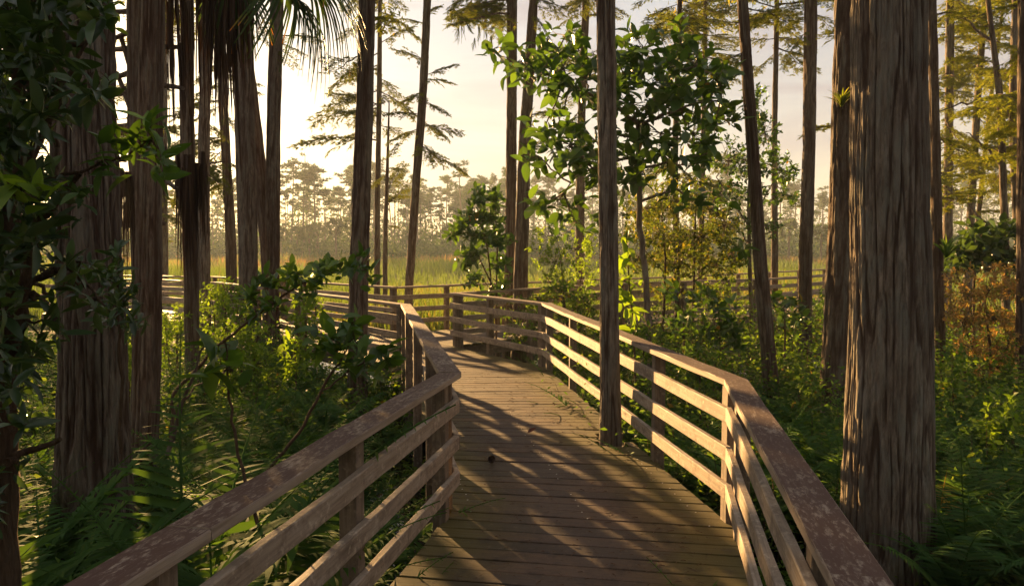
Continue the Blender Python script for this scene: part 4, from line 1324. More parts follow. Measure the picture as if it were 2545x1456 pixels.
cluster_tree('sapling', 'sapling with yellow-green pointed leaves between palm stem and stout trunk', 'sapling', 9.5,
             [[(735, 1060, 0, 0.014), (735, 900, 0, 0.01), (730, 830, 0, 0.004)]],
             [(725, 840, 30, 14, 3), (750, 860, 34, 16, 4), (720, 880, 34, 16, 4), (745, 900, 30, 16, 4), (730, 930, 34, 18, 4)],
             0.15, LEAF_BAY, 'leaf_bright', 6, 0.15, 0.005, 65)
for k_, (lab, D, u, v, ru, rv, n) in enumerate([
        ('sunlit yellow-green shrub at the foot of the palm stem', 11.0, 440, 830, 60, 60, 46),
        ('glowing lime shrub in front of the side walk railing, under the dark upright trunk', 12.0, 560, 760, 70, 60, 60),
        ('golden-green low shrub below the arching leafy branch', 10.0, 600, 870, 80, 70, 60),
        ('lime shrub growing against the side walk deck, right of the joined trunks', 12.0, 760, 790, 50, 60, 44),
        ('small leafy shrub between the thick shaded trunk and the rough one', 8.5, 320, 880, 30, 110, 40)]):
    cluster_tree('shrub', lab, 'shrub', D, [[(u, v + rv + 120, 0, 0.02), (u, v, 0, 0.01)], [(u + 10, v + rv + 120, 0, 0.015), (u + ru * 0.5, v - rv * 0.5, 0, 0.006)], [(u - 8, v + rv + 120, 0, 0.015), (u - ru * 0.5, v - rv * 0.4, 0, 0.006)]],
                 [(u + dx * ru, v + dy * rv, ru * 0.6, rv * 0.55, n // 5) for dx, dy in ((-0.5, -0.4), (0.5, -0.4), (0, 0), (-0.5, 0.5), (0.5, 0.5), (0, -0.7))],
                 0.075, LEAF_SMALL, 'leaf_bright', 10, 0.55, 0.006, 70 + k_, density=1.7)

for k_, (lab, D, u, v, ru, rv, n, lf, mt) in enumerate([
        ('mid-green shrub just behind the golden railing, left of the leaning trunk', 9.0, 1740, 930, 80, 60, 40, 0.08, 'leaf_under'),
        ('tall leafy shrub between the leaning trunk and the slim straight trunk', 12.5, 1950, 880, 40, 90, 40, 0.09, 'leaf_bright'),
        ('dark shrub at the foot of the thick half-hidden trunk', 9.3, 2010, 1010, 50, 70, 36, 0.08, 'leaf_under'),
        ('bushy shrub before the branch railing, right of the slim straight trunk', 15.0, 2045, 800, 40, 70, 36, 0.10, 'leaf_glossy'),
        ('lime shrub at the middle of the branch railing, under the olive saplings', 14.5, 1800, 740, 70, 50, 46, 0.075, 'leaf_bright'),
        ('low shrub under the bright backlit sapling, behind the curved railing', 9.5, 1600, 860, 60, 60, 36, 0.08, 'leaf_under'),
        ('green shrub between the rust bush and the slender speckled trunk', 9.0, 2370, 960, 60, 80, 40, 0.085, 'leaf_under'),
        ('tall green herb clump in front of the rust bush at the picture edge', 7.5, 2490, 1060, 60, 80, 36, 0.09, 'leaf_bright')]):
    cluster_tree('shrub', lab, 'shrub', D, [[(u, v + rv + 160, 0, 0.02), (u, v, 0, 0.01)], [(u + 10, v + rv + 160, 0, 0.015), (u + ru * 0.5, v - rv * 0.5, 0, 0.006)], [(u - 8, v + rv + 160, 0, 0.015), (u - ru * 0.5, v - rv * 0.4, 0, 0.006)]],
                 [(u + dx * ru, v + dy * rv, ru * 0.6, rv * 0.55, n // 5) for dx, dy in ((-0.5, -0.4), (0.5, -0.4), (0, 0), (-0.5, 0.5), (0.5, 0.5), (0, -0.7))],
                 lf, LEAF_SMALL, mt, 9, 0.5, 0.006, 170 + k_, density=1.5)
cluster_tree('sapling', 'leafy sapling squeezed between the thick shaded trunk and the dark rough trunk', 'sapling', 4.8,
             [[(300, 1150, 0, 0.012), (300, 900, 0, 0.010), (290, 700, 0, 0.006)]],
             [(280, 690, 36, 40, 7), (310, 740, 34, 40, 7), (270, 770, 30, 40, 6), (320, 800, 26, 30, 5), (300, 640, 30, 30, 4)],
             0.11, LEAF_BAY, 'leaf_dark', 6, 0.2, 0.004, 190)

# big shaded bay shrub filling the left edge, close to the viewer
rb = np.random.default_rng(5)
cl = []
for k in range(44):
    cl.append((rb.uniform(-160, 150), rb.uniform(-80, 330), 60, 60, 5))
for k in range(12):
    cl.append((rb.uniform(130, 250), rb.uniform(-60, 230), 55, 50, 3))
for k in range(46):
    cl.append((rb.uniform(-160, 120), rb.uniform(320, 900), 55, 55, 4))
for k in range(20):
    cl.append((rb.uniform(-160, 50), rb.uniform(880, 1250), 55, 55, 4))
cl += [(200, 650, 60, 30, 3), (150, 560, 50, 40, 3), (240, 740, 50, 30, 2), (140, 790, 60, 40, 4), (180, 460, 50, 30, 3), (180, 690, 50, 40, 3)]
bay = cluster_tree('bay_shrub', 'dark long-leaved bay shrub filling the shaded left edge', 'shrub', 3.3,
                   [[(20, 1500, 0, 0.05), (15, 1000, 0, 0.045), (30, 500, 0, 0.035), (60, 0, 0, 0.02), (80, -200, 0, 0.01)], [(15, 900, 0, 0.03), (90, 560, -0.1, 0.02), (200, 430, -0.2, 0.01)],
                    [(20, 700, 0, 0.03), (-60, 400, 0, 0.02), (-120, 100, 0, 0.01)], [(30, 500, 0, 0.02), (140, 250, 0, 0.012), (230, 80, 0, 0.006)], [(20, 1000, 0.1, 0.025), (80, 700, 0.1, 0.018), (180, 660, 0.1, 0.01), (260, 760, 0, 0.004)],
                    [(16, 1200, 0.2, 0.06), (-40, 900, 0.2, 0.06), (-60, 600, 0.2, 0.05)], [(15, 1150, -0.1, 0.02), (60, 1120, 0, 0.016), (150, 1090, 0, 0.01)]],
                   cl, 0.112, LEAF_BAY, 'leaf_dark', 6, 0.55, 0.007, 80)
cluster_tree('leafy_branch', 'branch tip with serrated green leaves in front of the rough trunk', 'branch', 2.9,
             [[(60, 455, 0.1, 0.008), (200, 430, 0, 0.006), (320, 380, 0, 0.004), (380, 340, 0, 0.003)]],
             [(385, 340, 22, 40, 3), (350, 345, 30, 20, 2), (300, 370, 34, 18, 2), (410, 370, 24, 18, 2), (260, 410, 30, 16, 2), (370, 300, 18, 20, 1)],
             0.115, LEAF_BAY, 'leaf_glossy', 5, 0.07, 0.003, 81, tint=0.55)
cluster_tree('leafy_branch', 'twig with a few bright translucent leaves at the left picture edge', 'branch', 2.5,
             [[(-80, 520, 0, 0.006), (0, 490, 0, 0.005), (70, 470, 0, 0.003)]],
             [(30, 470, 20, 14, 2), (80, 470, 16, 14, 2)],
             0.125, LEAF, 'leaf_bright', 4, 0.05, 0.003, 82)
for k_, (lab, D, u, v) in enumerate([('dense dark tree added behind the bay leaves to shade the deck, nearest the picture edge', 19.0, 10, 330), ('dense dark tree added between bay leaves and the thick shaded trunk to shade the railing', 21.0, 150, 350)]):  # added sun blockers: keep low sun off the near deck and left railing
    cluster_tree('understory_tree', lab, 'tree', D, [[(u, v + 600, 0, 0.10), (u, v + 100, 0, 0.08), (u + 10, v - 250, 0, 0.03)]],
                 [(u + a_, v + b_, 60, 60, 13) for a_ in (-70, -10, 60) for b_ in (-420, -330, -240, -150, -60, 30, 120, 210, 290)] + ([(345, 290, 26, 40, 9), (350, 360, 26, 40, 9), (350, 220, 26, 40, 8)] if k_ else []), 0.18, LEAF_SMALL, 'leaf_dark', 11, 0.9, 0.02, 90 + k_)  # extra clusters of the second tree are added to shade the left cap
# tangled brown vine stems at the left edge
vm = MB()
for k in range(9):
    a = at(rb.uniform(-40, 60), rb.uniform(560, 640), 3.9)
    b = at(rb.uniform(40, 170), rb.uniform(640, 760), 4.0)
    tube(vm, curve(a, b, rb.uniform(-0.1, 0.1), 9, 0.02), np.linspace(0.018, 0.010, 9), 6)
for k in range(4):
    a = at(rb.uniform(60, 120), rb.uniform(0, 80), 3.9)
    b = at(rb.uniform(40, 150), rb.uniform(560, 660), 4.0)
    tube(vm, curve(a, b, rb.uniform(-0.1, 0.1), 12, 0.03), np.linspace(0.014, 0.012, 12), 6)
tag(vm.build('vine', [M['bark']]), 'tangle of brown woody vine stems behind the dark bay leaves', 'vine')
# thin dead stick slanting over the ferns
ds = MB()
tube(ds, curve(at(415, 1130, 5.2), at(515, 850, 5.2), 0.03, 9, 0.01), np.linspace(0.016, 0.006, 9), 6)
tube(ds, curve(at(440, 1010, 5.2), at(600, 900, 5.3), 0.02, 7, 0.01), np.linspace(0.008, 0.004, 7), 5)
tag(ds.build('dead_stick', [M['bark_dark']]), 'dark forked dead stick slanting over the ferns beside the palm stem', 'stick')

# ------------------------------------------------------------------ ferns


def fern_mesh(seed, fronds=9, length=1.0, mat='fern', arch=0.7, tint=None):
    r = np.random.default_rng(seed)
    mb = MB()
    for f in range(fronds):
        a = f / fronds * 2 * PI + r.normal(0, 0.25)
        L = length * r.uniform(0.7, 1.1)
        el0 = r.uniform(0.9, 1.4)
        n = 26
        t = np.linspace(0, 1, n)
        el = el0 - arch * 1.7 * t ** 1.4
        ds_ = L / (n - 1)
        hx_ = np.concatenate([[0], np.cumsum(np.cos(el[:-1]) * ds_)])
        hz = np.concatenate([[0], np.cumsum(np.sin(el[:-1]) * ds_)])
        side = np.array([-math.sin(a), math.cos(a), 0])
        P = np.stack([hx_ * math.cos(a), hx_ * math.sin(a), hz], 1)
        tube(mb, P, np.linspace(0.006, 0.0015, n), 4, 0)
        pos, dd, sz = [], [], []
        m = 34
        for k in range(m):
            s = 0.14 + 0.86 * k / m
            p = np.array([np.interp(s, t, P[:, j]) for j in range(3)])
            e = np.interp(s, t, el)
            tang = np.array([math.cos(a) * math.cos(e), math.sin(a) * math.cos(e), math.sin(e)])
            wl = L * 0.20 * math.sin(min(1, (s - 0.05) * 1.25) ** 0.7 * PI * 0.93 + 0.15) + 0.012
            for sg in (-1, 1):
                pos.append(p)
                dd.append(side * sg + tang * 0.45 + np.array([0, 0, r.normal(-0.12, 0.1)]))
                sz.append(max(0.015, wl) * r.uniform(0.85, 1.1))
        sz = np.array(sz)
        tpl = np.array([(0, -0.05, 0), (0.25, -0.075, 0.01), (0.65, -0.05, -0.01), (1, 0, -0.10), (0.65, 0.05, -0.01), (0.25, 0.075, 0.01), (0, 0.05, 0)])
        Fc = [(0, 1, 5), (0, 5, 6), (1, 2, 4), (1, 4, 5), (2, 3, 4)]
        Rm = frames(np.array(dd), roll=r.normal(0, 0.25, len(dd)))
        V, Fq = scatter(tpl, Fc, Rm, np.array(pos), sz)
        mb.add(V, Fq, 1, np.repeat(np.clip(r.random() * 0.6 + r.random(len(dd)) * 0.4, 0, 1), 7))
    return mb.mesh('fern', [M[mat], M[mat]])


FERN = [fern_mesh(900 + k, 8 + k % 3, 1.0, arch=0.42 + 0.10 * k) for k in range(4)]
deck_polys = [[L0, L1, R1, R0], [L1, L2, R2, R1], [L2, CC, R3, R2], [CC, FL1, LA, L2], [FL1, FL2, LB, LA], [FL2, FL3, LD, LB], [R3, RB1, FR1, CC], [RB1, RB2, FR2, FR1], [RB2, RB3, FR3, FR2]]


def in_deck(x, y, grow=0.25):
    for poly in deck_polys:
        c = sum((Vector(p) for p in poly), Vector((0, 0))) / 4
        pp = [c + (Vector(p) - c) * (1 + grow / max(0.6, (Vector(p) - c).length)) for p in poly]
        inside = False
        j = len(pp) - 1
        for i_ in range(len(pp)):
            if (pp[i_].y > y) != (pp[j].y > y) and x < (pp[j].x - pp[i_].x) * (y - pp[i_].y) / (pp[j].y - pp[i_].y) + pp[i_].x:
                inside = not inside
            j = i_
        if inside:
            return True
    return False


def left_of_walk(x, y):
    a = L0.lerp(L1, min(1.0, max(0, (y - L0.y) / (L1.y - L0.y)))).x if y < L1.y else L1.lerp(L2, min(1, (y - L1.y) / (L2.y - L1.y))).x
    return x < a


fern_spots = []
r9 = np.random.default_rng(99)
# the big ferns one sees first
hand = [(470, 1200, 3.9, 1.45), (560, 1260, 3.6, 1.2), (640, 1300, 3.9, 1.0), (400, 1330, 4.2, 1.0), (720, 1250, 4.5, 0.9), (820, 1200, 5.0, 0.85), (60, 1350, 3.6, 1.2), (120, 1250, 4.3, 1.2), (20, 1200, 4.6, 1.2),
        (780, 1420, 3.3, 0.8), (900, 1330, 4.0, 0.75), (690, 1400, 3.1, 0.8), (1010, 1330, 4.3, 0.6), (620, 1180, 5.4, 0.9), (520, 1080, 6.2, 0.9), (850, 1080, 6.6, 0.8),
        (2480, 1400, 3.4, 1.1), (2400, 1330, 5.6, 0.9), (2460, 1240, 6.2, 0.9), (2530, 1180, 6.6, 1.0), (2400, 1120, 7.6, 0.9), (2510, 1060, 8.4, 0.9), (2380, 1450, 4.9, 0.9), (2540, 1330, 5.0, 1.0), (2020, 1180, 7.0, 0.9), (2050, 1080, 8.6, 0.9), (1990, 1060, 8.8, 0.8), (1960, 960, 10.5, 0.9), (2020, 900, 11.5, 0.9), (2060, 1250, 6.0, 0.8)]
for (u, v, D, s) in hand:
    p = at(u, v, D)
    fern_spots.append((p.x, p.y, s * (1.45 if u < 1100 else 1.2)))
while len(fern_spots) < 290:
    y = 2.0 + 11 * r9.random() ** 1.3
    x = r9.uniform(-9, 9)
    if in_deck(x, y, 0.35):
        continue
    if abs(x) > y * 0.75 + 0.5:
        continue
    if left_of_walk(x, y) and x > -1.0 and y > 5.0:
        continue
    if 1.2 < x < 3.0 and 2.0 < y < 5.6:
        continue
    fern_spots.append((x, y, r9.uniform(0.75, 1.35)))
for i_, (x, y, s) in enumerate(fern_spots):
    lft = left_of_walk(x, y)
    o = link('fern', FERN[i_ % 4])
    o.location = (x, y, GZ - 0.04)
    o.rotation_euler = (r9.normal(0, 0.1), r9.normal(0, 0.1), r9.random() * 6.28)
    o.scale = (s, s, s)
    if lft:
        tag(o, 'green feathery fern growing in the wet swamp floor left of the boardwalk', 'fern', 'ferns left of the boardwalk')
    else:
        tag(o, 'green feathery fern growing in the shaded thicket right of the boardwalk', 'fern', 'ferns right of the boardwalk')
fy = link('fern', fern_mesh(950, 3, 1.15, 'fern_yellow', 0.25))
fy.location = at(2322, 1230, 5.6)
fy.location.z = GZ + 0.0
fy.location = (fy.location.x + 0.02, fy.location.y, GZ)
tag(fy, 'yellowed fern with narrow fronds standing against the massive furrowed trunk', 'fern')

# strap-leaved tuft and air plants on trunks


def tuft_mesh(seed, n=26, length=0.6):
    r = np.random.default_rng(seed)
    mb = MB()
    for k in range(n):
        a, e = r.random() * 6.28, r.uniform(0.7, 1.45)
        L = length * r.uniform(0.6, 1.1)
        t = np.linspace(0, 1, 7)
        el = e - 1.0 * t ** 1.6
        h = np.concatenate([[0], np.cumsum(np.cos(el[:-1]) * L / 6)])
        z = np.concatenate([[0], np.cumsum(np.sin(el[:-1]) * L / 6)])
        w = 0.018 * (1.02 - t) ** 0.6
        V, Fc = [], []
        for q in range(7):
            c = np.array([h[q] * math.cos(a), h[q] * math.sin(a), z[q]])
            s = np.array([-math.sin(a), math.cos(a), 0]) * w[q]
            V += [c - s, c + s]
        for q in range(6):
            b = 2 * q
            Fc += [(b, b + 1, b + 3), (b, b + 3, b + 2)]
        mb.add(V, Fc, 0, r.random())
    return mb


p = at(545, 1180, 4.4)
tf = tuft_mesh(3, 34, 1.0).build('strap_plant', [M['fern']])
tf.location = (p.x, p.y, GZ)
tag(tf, 'tuft of upright strap-shaped leaves rising among the ferns below the rounded-leaf sapling', 'plant')
ap = tuft_mesh(4, 40, 0.26).build('air_plant', [M['needle_green']])
ap.location = at(2092, 265, 9.75)
tag(ap, 'spiky air plant perched high on the thick half-hidden trunk', 'air plant')
ap2 = tuft_mesh(5, 44, 0.45).build('air_plant', [M['fern']])
ap2.location = at(2352, 640, 12.3)
tag(ap2, 'spiky air plant beside the slender lichen-speckled trunk', 'air plant')

# ------------------------------------------------------------------ undergrowth and marsh (uncountable)


def undergrowth(n, region, hfun, leaf=(0.035, 0.07), per=22, mat='leaf_under', seed=1):
    global rng
    keep = rng
    rng = np.random.default_rng(seed)
    mb = MB()
    pos, dd, sz, tn = [], [], [], []
    k = 0
    tries = 0
    while k < n and tries < n * 20:
        tries += 1
        x, y = region()
        if in_deck(x, y, 0.15):
            continue
        h = hfun(x, y)
        if h <= 0.05:
            continue
        h *= rng.uniform(0.5, 1.15)
        k += 1
        lean = rng.normal(0, 0.18, 2) * h
        m = per
        s = rng.uniform(0.1, 1, m)
        if k % 3 == 0:
            tube(mb, curve((x, y, GZ - 0.1), (x + lean[0], y + lean[1], GZ + h), 0, 4, 0.01), np.linspace(0.006, 0.002, 4), 3, 1)
        pos.append(np.stack([x + lean[0] * s, y + lean[1] * s, GZ + h * s], 1) + rng.normal(0, 0.08 + 0.05 * h, (m, 3)) * [1, 1, 0.4])
        dd.append(rand_dirs(m, -0.6, 0.6))
        sz.append(rng.uniform(leaf[0], leaf[1], m) * (1.0 + 0.03 * y))
        tn.append(np.clip(rng.normal(0.35 + 0.4 * rng.random(), 0.15, m), 0, 1))
    leaves(mb, np.concatenate(pos), np.concatenate(dd), np.concatenate(sz), LEAF_SMALL, 0, np.concatenate(tn), 0.7)
    rng = keep
    return mb


def reg_left():
    y = rng.uniform(1.6, 15)
    return rng.uniform(-1.0 * y * 0.72 - 1.5, 0.5), y


def reg_right():
    y = rng.uniform(1.5, 17)
    return rng.uniform(0.6, y * 0.72 + 1.5), y


def h_left(x, y):
    if not left_of_walk(x, y):
        return 0
    dx = (L1.lerp(L2, min(1, max(0, (y - L1.y) / (L2.y - L1.y)))).x if y > L1.y else L0.lerp(L1, max(0, (y - L0.y) / (L1.y - L0.y))).x) - x
    if y > 4.2 and y < 9 and dx < 1.3:
        return 0.10 if rng.random() < 0.3 else 0
    return 0.32 + 0.05 * y + 0.28 * math.sin(x * 1.1 + y * 0.7) * math.sin(y * 0.8)


def h_right(x, y):
    if left_of_walk(x, y):
        return 0
    if 1.2 < x < 3.3 and 2.0 < y < 5.6:
        return 0.10 if x < 2.9 else 0.3
    return 0.46 + 0.045 * y + 0.25 * math.sin(x * 1.4 + 1) * math.sin(y * 0.9 + x * 0.3)


tag(undergrowth(2600, reg_left, h_left, seed=31).build('undergrowth', [M['leaf_under'], M['twig']]), 'tangled low leafy undergrowth on the swamp floor left of the walk', 'undergrowth', kind='stuff')
tag(undergrowth(3000, reg_right, h_right, seed=32).build('undergrowth', [M['leaf_under'], M['twig']]), 'tangled low leafy undergrowth right of the walk behind the railing', 'undergrowth', kind='stuff')

# marsh grass
n = 120000
r = np.random.default_rng(77)
yy_ = 15.0 * (190.0 / 15.0) ** r.random(n)
xx_ = (r.random(n) * 2 - 1) * (yy_ * 0.78 + 4)
# keep the near edge behind the walk
keep_m = (yy_ > 18 + 0.22 * np.abs(xx_)) & ~((np.abs(xx_) > 6) & (yy_ < 23))
xx_, yy_ = xx_[keep_m], yy_[keep_m]
n = len(xx_)
hh = (0.75 + 0.35 * np.sin(xx_ * 0.21 + yy_ * 0.05) * np.sin(yy_ * 0.11)) * r.uniform(0.6, 1.25, n) * np.where(yy_ > 100, 1.25, 1.0)
wd = 0.007 * (1 + yy_ / 14.0)
a = r.random(n) * PI
lx, ly = r.normal(0, 0.22, n) * hh, r.normal(0, 0.22, n) * hh
cx_, cy_ = np.cos(a) * wd, np.sin(a) * wd
V = np.stack([np.stack([xx_ - cx_, yy_ - cy_, np.full(n, GZ - 0.05)], 1), np.stack([xx_ + cx_, yy_ + cy_, np.full(n, GZ - 0.05)], 1),
              np.stack([xx_ + lx * 0.4 + cx_ * 0.7, yy_ + ly * 0.4 + cy_ * 0.7, GZ + hh * 0.6], 1), np.stack([xx_ + lx * 0.4 - cx_ * 0.7, yy_ + ly * 0.4 - cy_ * 0.7, GZ + hh * 0.6], 1),
              np.stack([xx_ + lx, yy_ + ly, GZ + hh], 1)], 1).reshape(-1, 3)
b5 = (np.arange(n) * 5)[:, None]
Fg = np.concatenate([b5 + [0, 1, 2], b5 + [0, 2, 3], b5 + [3, 2, 4]])
tint = np.clip(0.25 + 0.25 * np.sin(xx_ * 0.09 + 1.0) * np.sin(yy_ * 0.06) + np.clip((yy_ - 62) / 60, 0, 1) * 0.62 + 0.22 * np.sin(xx_ * 0.31 + yy_ * 0.17) * np.sin(xx_ * 0.13 - yy_ * 0.23) + r.normal(0, 0.12, n), 0, 1)
mg = MB()
mg.add(V, Fg, 0, np.repeat(tint, 5))
tag(mg.build('marsh_grass', [M['marsh']]), 'open marsh of tall yellow-green grass turning russet towards the pines', 'grass', kind='stuff')

# ------------------------------------------------------------------ far pines, palms and thicket


def pine_mesh(seed):
    r = np.random.default_rng(seed)
    mb = MB()
    H = 16.0
    bend = r.normal(0, 0.25)
    z = np.linspace(-0.8, H, 10)
    ctr = np.stack([bend * np.sin(z / H * 2.2), np.zeros(10) + 0.1 * np.sin(z * 0.3), z], 1)
    tube(mb, ctr, np.linspace(0.19, 0.05, 10), 7, 0)
    pos, dd, sz = [], [], []
    for k in range(r.integers(9, 17)):
        zb = (0.66 + 0.34 * r.random() ** 0.7) * H
        a = r.random() * 6.28
        ln = r.uniform(0.5, 2.7) * (1.1 - 0.6 * (zb / H - 0.66) / 0.34)
        b0 = np.array([np.interp(zb, z, ctr[:, 0]), 0, zb])
        e = b0 + [math.cos(a) * ln, math.sin(a) * ln, r.uniform(0.1, 0.9)]
        tube(mb, curve(b0, e, -0.1, 4), np.linspace(0.05, 0.015, 4), 4, 0)
        for c in range(r.integers(1, 5)):
            cc = b0 + (e - b0) * r.uniform(0.55, 1.05) + r.normal(0, 0.25, 3)
            m = 40
            v = r.normal(0, 1, (m, 3))
            v /= np.linalg.norm(v, axis=1, keepdims=True)
            v[:, 2] = np.abs(v[:, 2]) * 0.8 - 0.2
            pos.append(cc + v * 0.12)
            dd.append(v)
            sz.append(r.uniform(0.4, 0.8, m))
    leaves(mb, np.concatenate(pos), np.concatenate(dd), np.concatenate(sz), NEEDLE, 1, None, 1.5)
    return mb.mesh('pine_tree', [M['bark'], M['pine_needle']])


PINE = [pine_mesh(1000 + k) for k in range(9)]
rp = np.random.default_rng(8)
for k in range(290):
    y = rp.uniform(135, 210)
    u = rp.uniform(380, 2545) if k > 90 else rp.uniform(560, 1330)
    x = (u - CX) / F * y
    s = rp.uniform(0.55, 1.18) * (1.0 if u < 900 else 0.92)
    o = link('pine_tree', PINE[k % 9])
    o.location = (x, y, GZ)
    o.rotation_euler = (rp.normal(0, 0.02), rp.normal(0, 0.03), rp.random() * 6.28)
    w_ = s * rp.uniform(0.8, 1.3)
    o.scale = (w_, w_, s)
    tag(o, 'slim tall pine with a small rounded crown in the hazy tree line across the marsh', 'pine tree', 'pines in the hazy tree line')


def far_palm_mesh(seed):
    r = np.random.default_rng(seed)
    mb = MB()
    tube(mb, [(0, 0, -0.5), (0.05, 0, 2), (0, 0, 4.6)], [0.2, 0.17, 0.17], 7, 0)
    for k in range(26):
        a, e = r.random() * 6.28, r.uniform(-0.9, 1.2)
        d = np.array([math.cos(a) * math.cos(e), math.sin(a) * math.cos(e), math.sin(e)])
        c = np.array([0, 0, 4.7]) + d * 0.9
        m = 22
        v = d * 0.9 + r.normal(0, 0.5, (m, 3))
        leaves(mb, np.tile(c, (m, 1)), v, np.full(m, 0.8), NEEDLE, 1, None, 1.0)
    return mb.mesh('palm_tree', [M['bark'], M['far_leaf']])


FPALM = [far_palm_mesh(1100 + k) for k in range(2)]
for k, (u, y, s) in enumerate([(835, 118, 1.05), (790, 130, 1.0), (770, 122, 0.9), (875, 126, 1.1), (740, 132, 0.9), (1120, 128, 0.95), (1020, 135, 0.9), (1200, 124, 0.8), (1960, 100, 0.9), (2040, 95, 0.8), (700, 112, 0.8)]):
    o = link('palm_tree', FPALM[k % 2])
    o.location = ((u - CX) / F * y, y, GZ)
    o.scale = (s, s, s)
    o.rotation_euler = (0, 0, k)
    tag(o, 'round-headed cabbage palm standing in front of the hazy pines', 'palm tree', 'cabbage palms below the pines')

# low far thicket: reads as one mass
global_pos, gd, gs, gt = [], [], [], []
rt = np.random.default_rng(12)
fb = MB()
for k in range(2000):
    y = rt.uniform(112, 215)
    x = rt.uniform(-0.62, 0.72) * y
    R0_ = rt.uniform(0.8, 2.6) * (2.5 if y > 150 else 0.9)
    H0 = R0_ * rt.uniform(0.9, 2.0)
    m = int(46 + 12 * R0_)
    v = rt.normal(0, 1, (m, 3))
    v /= np.linalg.norm(v, axis=1, keepdims=True)
    rad = rt.uniform(0.55, 1.0, (m, 1))
    p = np.array([x, y, GZ + H0 * 0.45]) + v * rad * [R0_, R0_, H0 * 0.75]
    p[:, 2] = np.maximum(p[:, 2], GZ + 0.1)
    global_pos.append(p)
    gd.append(v + rt.normal(0, 0.6, (m, 3)))
    gs.append(rt.uniform(0.35, 0.8, m))
    gt.append(np.clip(rt.normal(rt.uniform(0.2, 0.8), 0.15, m), 0, 1))
keep = rng
leaves(fb, np.concatenate(global_pos), np.concatenate(gd), np.concatenate(gs), leaf_tpl(0.3, 0.1, 0.05, False), 0, np.concatenate(gt), 1.2)
tag(fb.build('thicket', [M['far_leaf']]), 'low bluish thicket of bushes along the foot of the hazy pines', 'thicket', kind='stuff')

# the swamp wood goes on behind the viewer and to both sides: one mass
wd_ = MB()
rw = np.random.default_rng(44)
wp, wdir, ws = [], [], []
for k in range(330):
    if k < 260:
        a = rw.uniform(100, 262)                 # degrees from +Y, clockwise: right, behind, left
    else:
        a = rw.uniform(62, 100)
    d = rw.uniform(9, 24) if k < 260 else rw.uniform(16, 34)
    x, y = d * math.sin(R(a)), d * math.cos(R(a))
    h = rw.uniform(0.3, 10) if k < 260 else rw.uniform(0.3, 9)
    R0_ = rw.uniform(1.2, 2.6)
    m = 60
    v = rw.normal(0, 1, (m, 3))
    v /= np.linalg.norm(v, axis=1, keepdims=True)
    wp.append(np.array([x, y, GZ + h]) + v * rw.uniform(0.3, 1, (m, 1)) * R0_)
    wdir.append(rw.normal(0, 1, (m, 3)))
    ws.append(rw.uniform(0.3, 0.6, m))
    if k % 6 == 0:
        tube(wd_, [(x, y, GZ - 0.3), (x + 0.1, y, 6), (x, y, 13)], [0.2, 0.15, 0.06], 8, 1)
leaves(wd_, np.concatenate(wp), np.concatenate(wdir), np.concatenate(ws), leaf_tpl(0.3, 0.1, 0.05, False), 0, None, 1.2)
tag(wd_.build('woods', [M['far_leaf'], M['bark']]), 'dense swamp wood closing in behind the boardwalk', 'woods', kind='stuff')

# ------------------------------------------------------------------ small things lying on the deck
# pine cone
cm = MB()
nn = 70
for k in range(nn):
    t = k / nn
    a = k * 2.4
    rr = 0.020 * math.sin(PI * (0.12 + 0.85 * t)) + 0.004
    c = np.array([rr * math.cos(a), rr * math.sin(a), 0.05 * t])
    d = np.array([math.cos(a), math.sin(a), 0.7])
    V, Fc = scatter([(0, -0.35, 0), (0.7, -0.5, 0.1), (1, 0, 0), (0.7, 0.5, 0.1), (0, 0.35, 0), (0.6, 0, -0.25)], [(0, 1, 5), (1, 2, 5), (2, 3, 5), (3, 4, 5), (0, 5, 1), (0, 1, 4), (1, 3, 4), (1, 2, 3)], frames(d[None]), c[None] - d[None] * 0.004, np.array([0.016]))
    cm.add(V, Fc)
tube(cm, [(0, 0, 0.0), (0, 0, 0.03), (0, 0, 0.05)], [0.012, 0.016, 0.006], 8)
co = cm.build('pine_cone', [M['cone']])
pc = on(1217, 1142, 0.022)
co.location = (pc.x, pc.y, 0.024)
co.rotation_euler = (1.3, 0.2, 0.6)
tag(co, 'small dark cone lying on the deck boards', 'cone')


def curled_leaf(loc, size, rz, label, mat):
    mb = MB()
    V, Fc = leaf_tpl(0.3, -0.35, 0.18)
    V = np.array(V) * size
    mb.add(V, Fc)
    o = mb.build('fallen_leaf', [mat])
    o.location = (loc.x, loc.y, 0.006)
    o.rotation_euler = (0.25, -0.1, rz)
    tag(o, label, 'leaf')


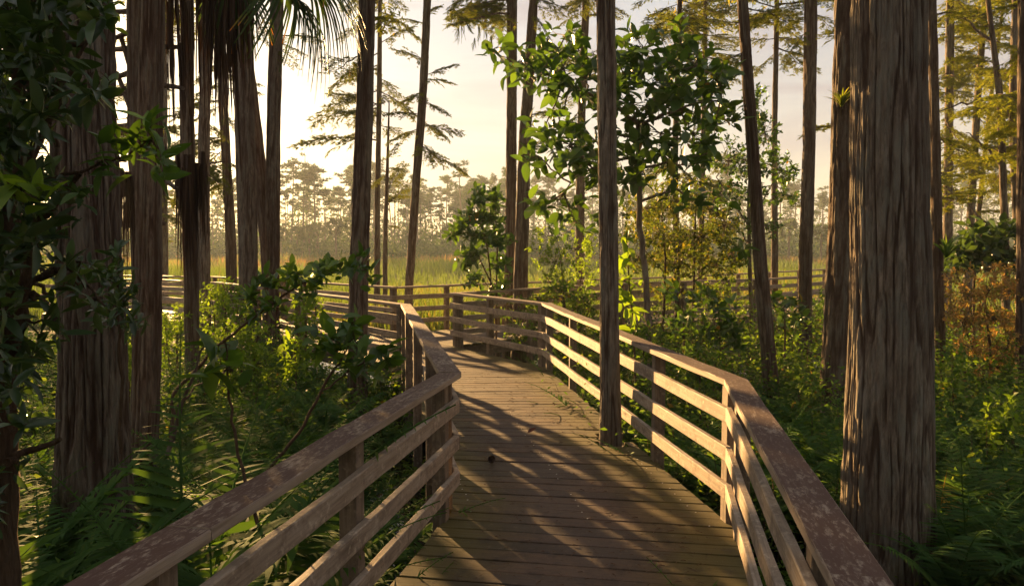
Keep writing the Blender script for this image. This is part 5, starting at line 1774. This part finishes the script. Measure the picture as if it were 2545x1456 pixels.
curled_leaf(on(1311, 1077, 0), 0.09, 0.5, 'curled red-brown leaf lying beyond the cone in the middle of the deck', M['dry_leaf'])
curled_leaf(on(1378, 1008, 0), 0.05, 2.0, 'small dark fallen leaf in the shade near the far end of the deck', M['dry_leaf'])
curled_leaf(on(1652, 1154, 0), 0.08, 0.3, 'yellow-green fallen leaf at the deck edge beside the golden railing', M['leaf_bright'])
lt = MB()
rl = np.random.default_rng(21)
for k in range(1500):
    t = rl.random()
    near = rl.random() < 0.6
    A, B = (L0.lerp(L1, 0.4 + 0.6 * t), R0.lerp(R1, 0.4 + 0.6 * t)) if near else (L1.lerp(L2, t), R1.lerp(R2, t))
    s = rl.beta(1.3, 0.8) if rl.random() < 0.7 else rl.random()
    p = A.lerp(B, 0.06 + 0.88 * s)
    a = rl.random() * 6.28
    ln = rl.uniform(0.01, 0.05)
    cv = rl.normal(0, 0.35)
    P = [(p.x + math.cos(a + cv * q) * ln * q, p.y + math.sin(a + cv * q) * ln * q, 0.006 + 0.003 * math.sin(q * 3)) for q in (0, 0.5, 1.0)]
    tube(lt, P, 0.0011 if rl.random() < 0.8 else 0.0022, 4)
tag(lt.build('leaf_litter', [M['litter']]), 'scattered dry needles and twig bits on the deck boards', 'litter', kind='stuff')

# ------------------------------------------------------------------ the air
hz = MB()
xa, xb, ya, yb, za, zb = -485, 485, -40, 485, GZ - 1.4, 24.0
V = [(x, y, z) for z in (za, zb) for y in (ya, yb) for x in (xa, xb)]
hz.add(V, [(0, 2, 3), (0, 3, 1), (4, 5, 7), (4, 7, 6), (0, 1, 5), (0, 5, 4), (2, 6, 7), (2, 7, 3), (0, 4, 6), (0, 6, 2), (1, 3, 7), (1, 7, 5)])
hm = bpy.data.materials.new('haze_air')
hm.use_nodes = True
ht = hm.node_tree
ht.nodes.clear()
ho = ht.nodes.new('ShaderNodeOutputMaterial')
pv = ht.nodes.new('ShaderNodeVolumePrincipled')
pv.inputs['Color'].default_value = (0.86, 0.95, 0.99, 1)
pv.inputs['Density'].default_value = 0.00075
pv.inputs['Anisotropy'].default_value = 0.2
ht.links.new(pv.outputs[0], ho.inputs['Volume'])
tag(hz.build('haze', [hm], smooth=False), kind='stuff', label='thin golden morning haze over the marsh', cat='haze')
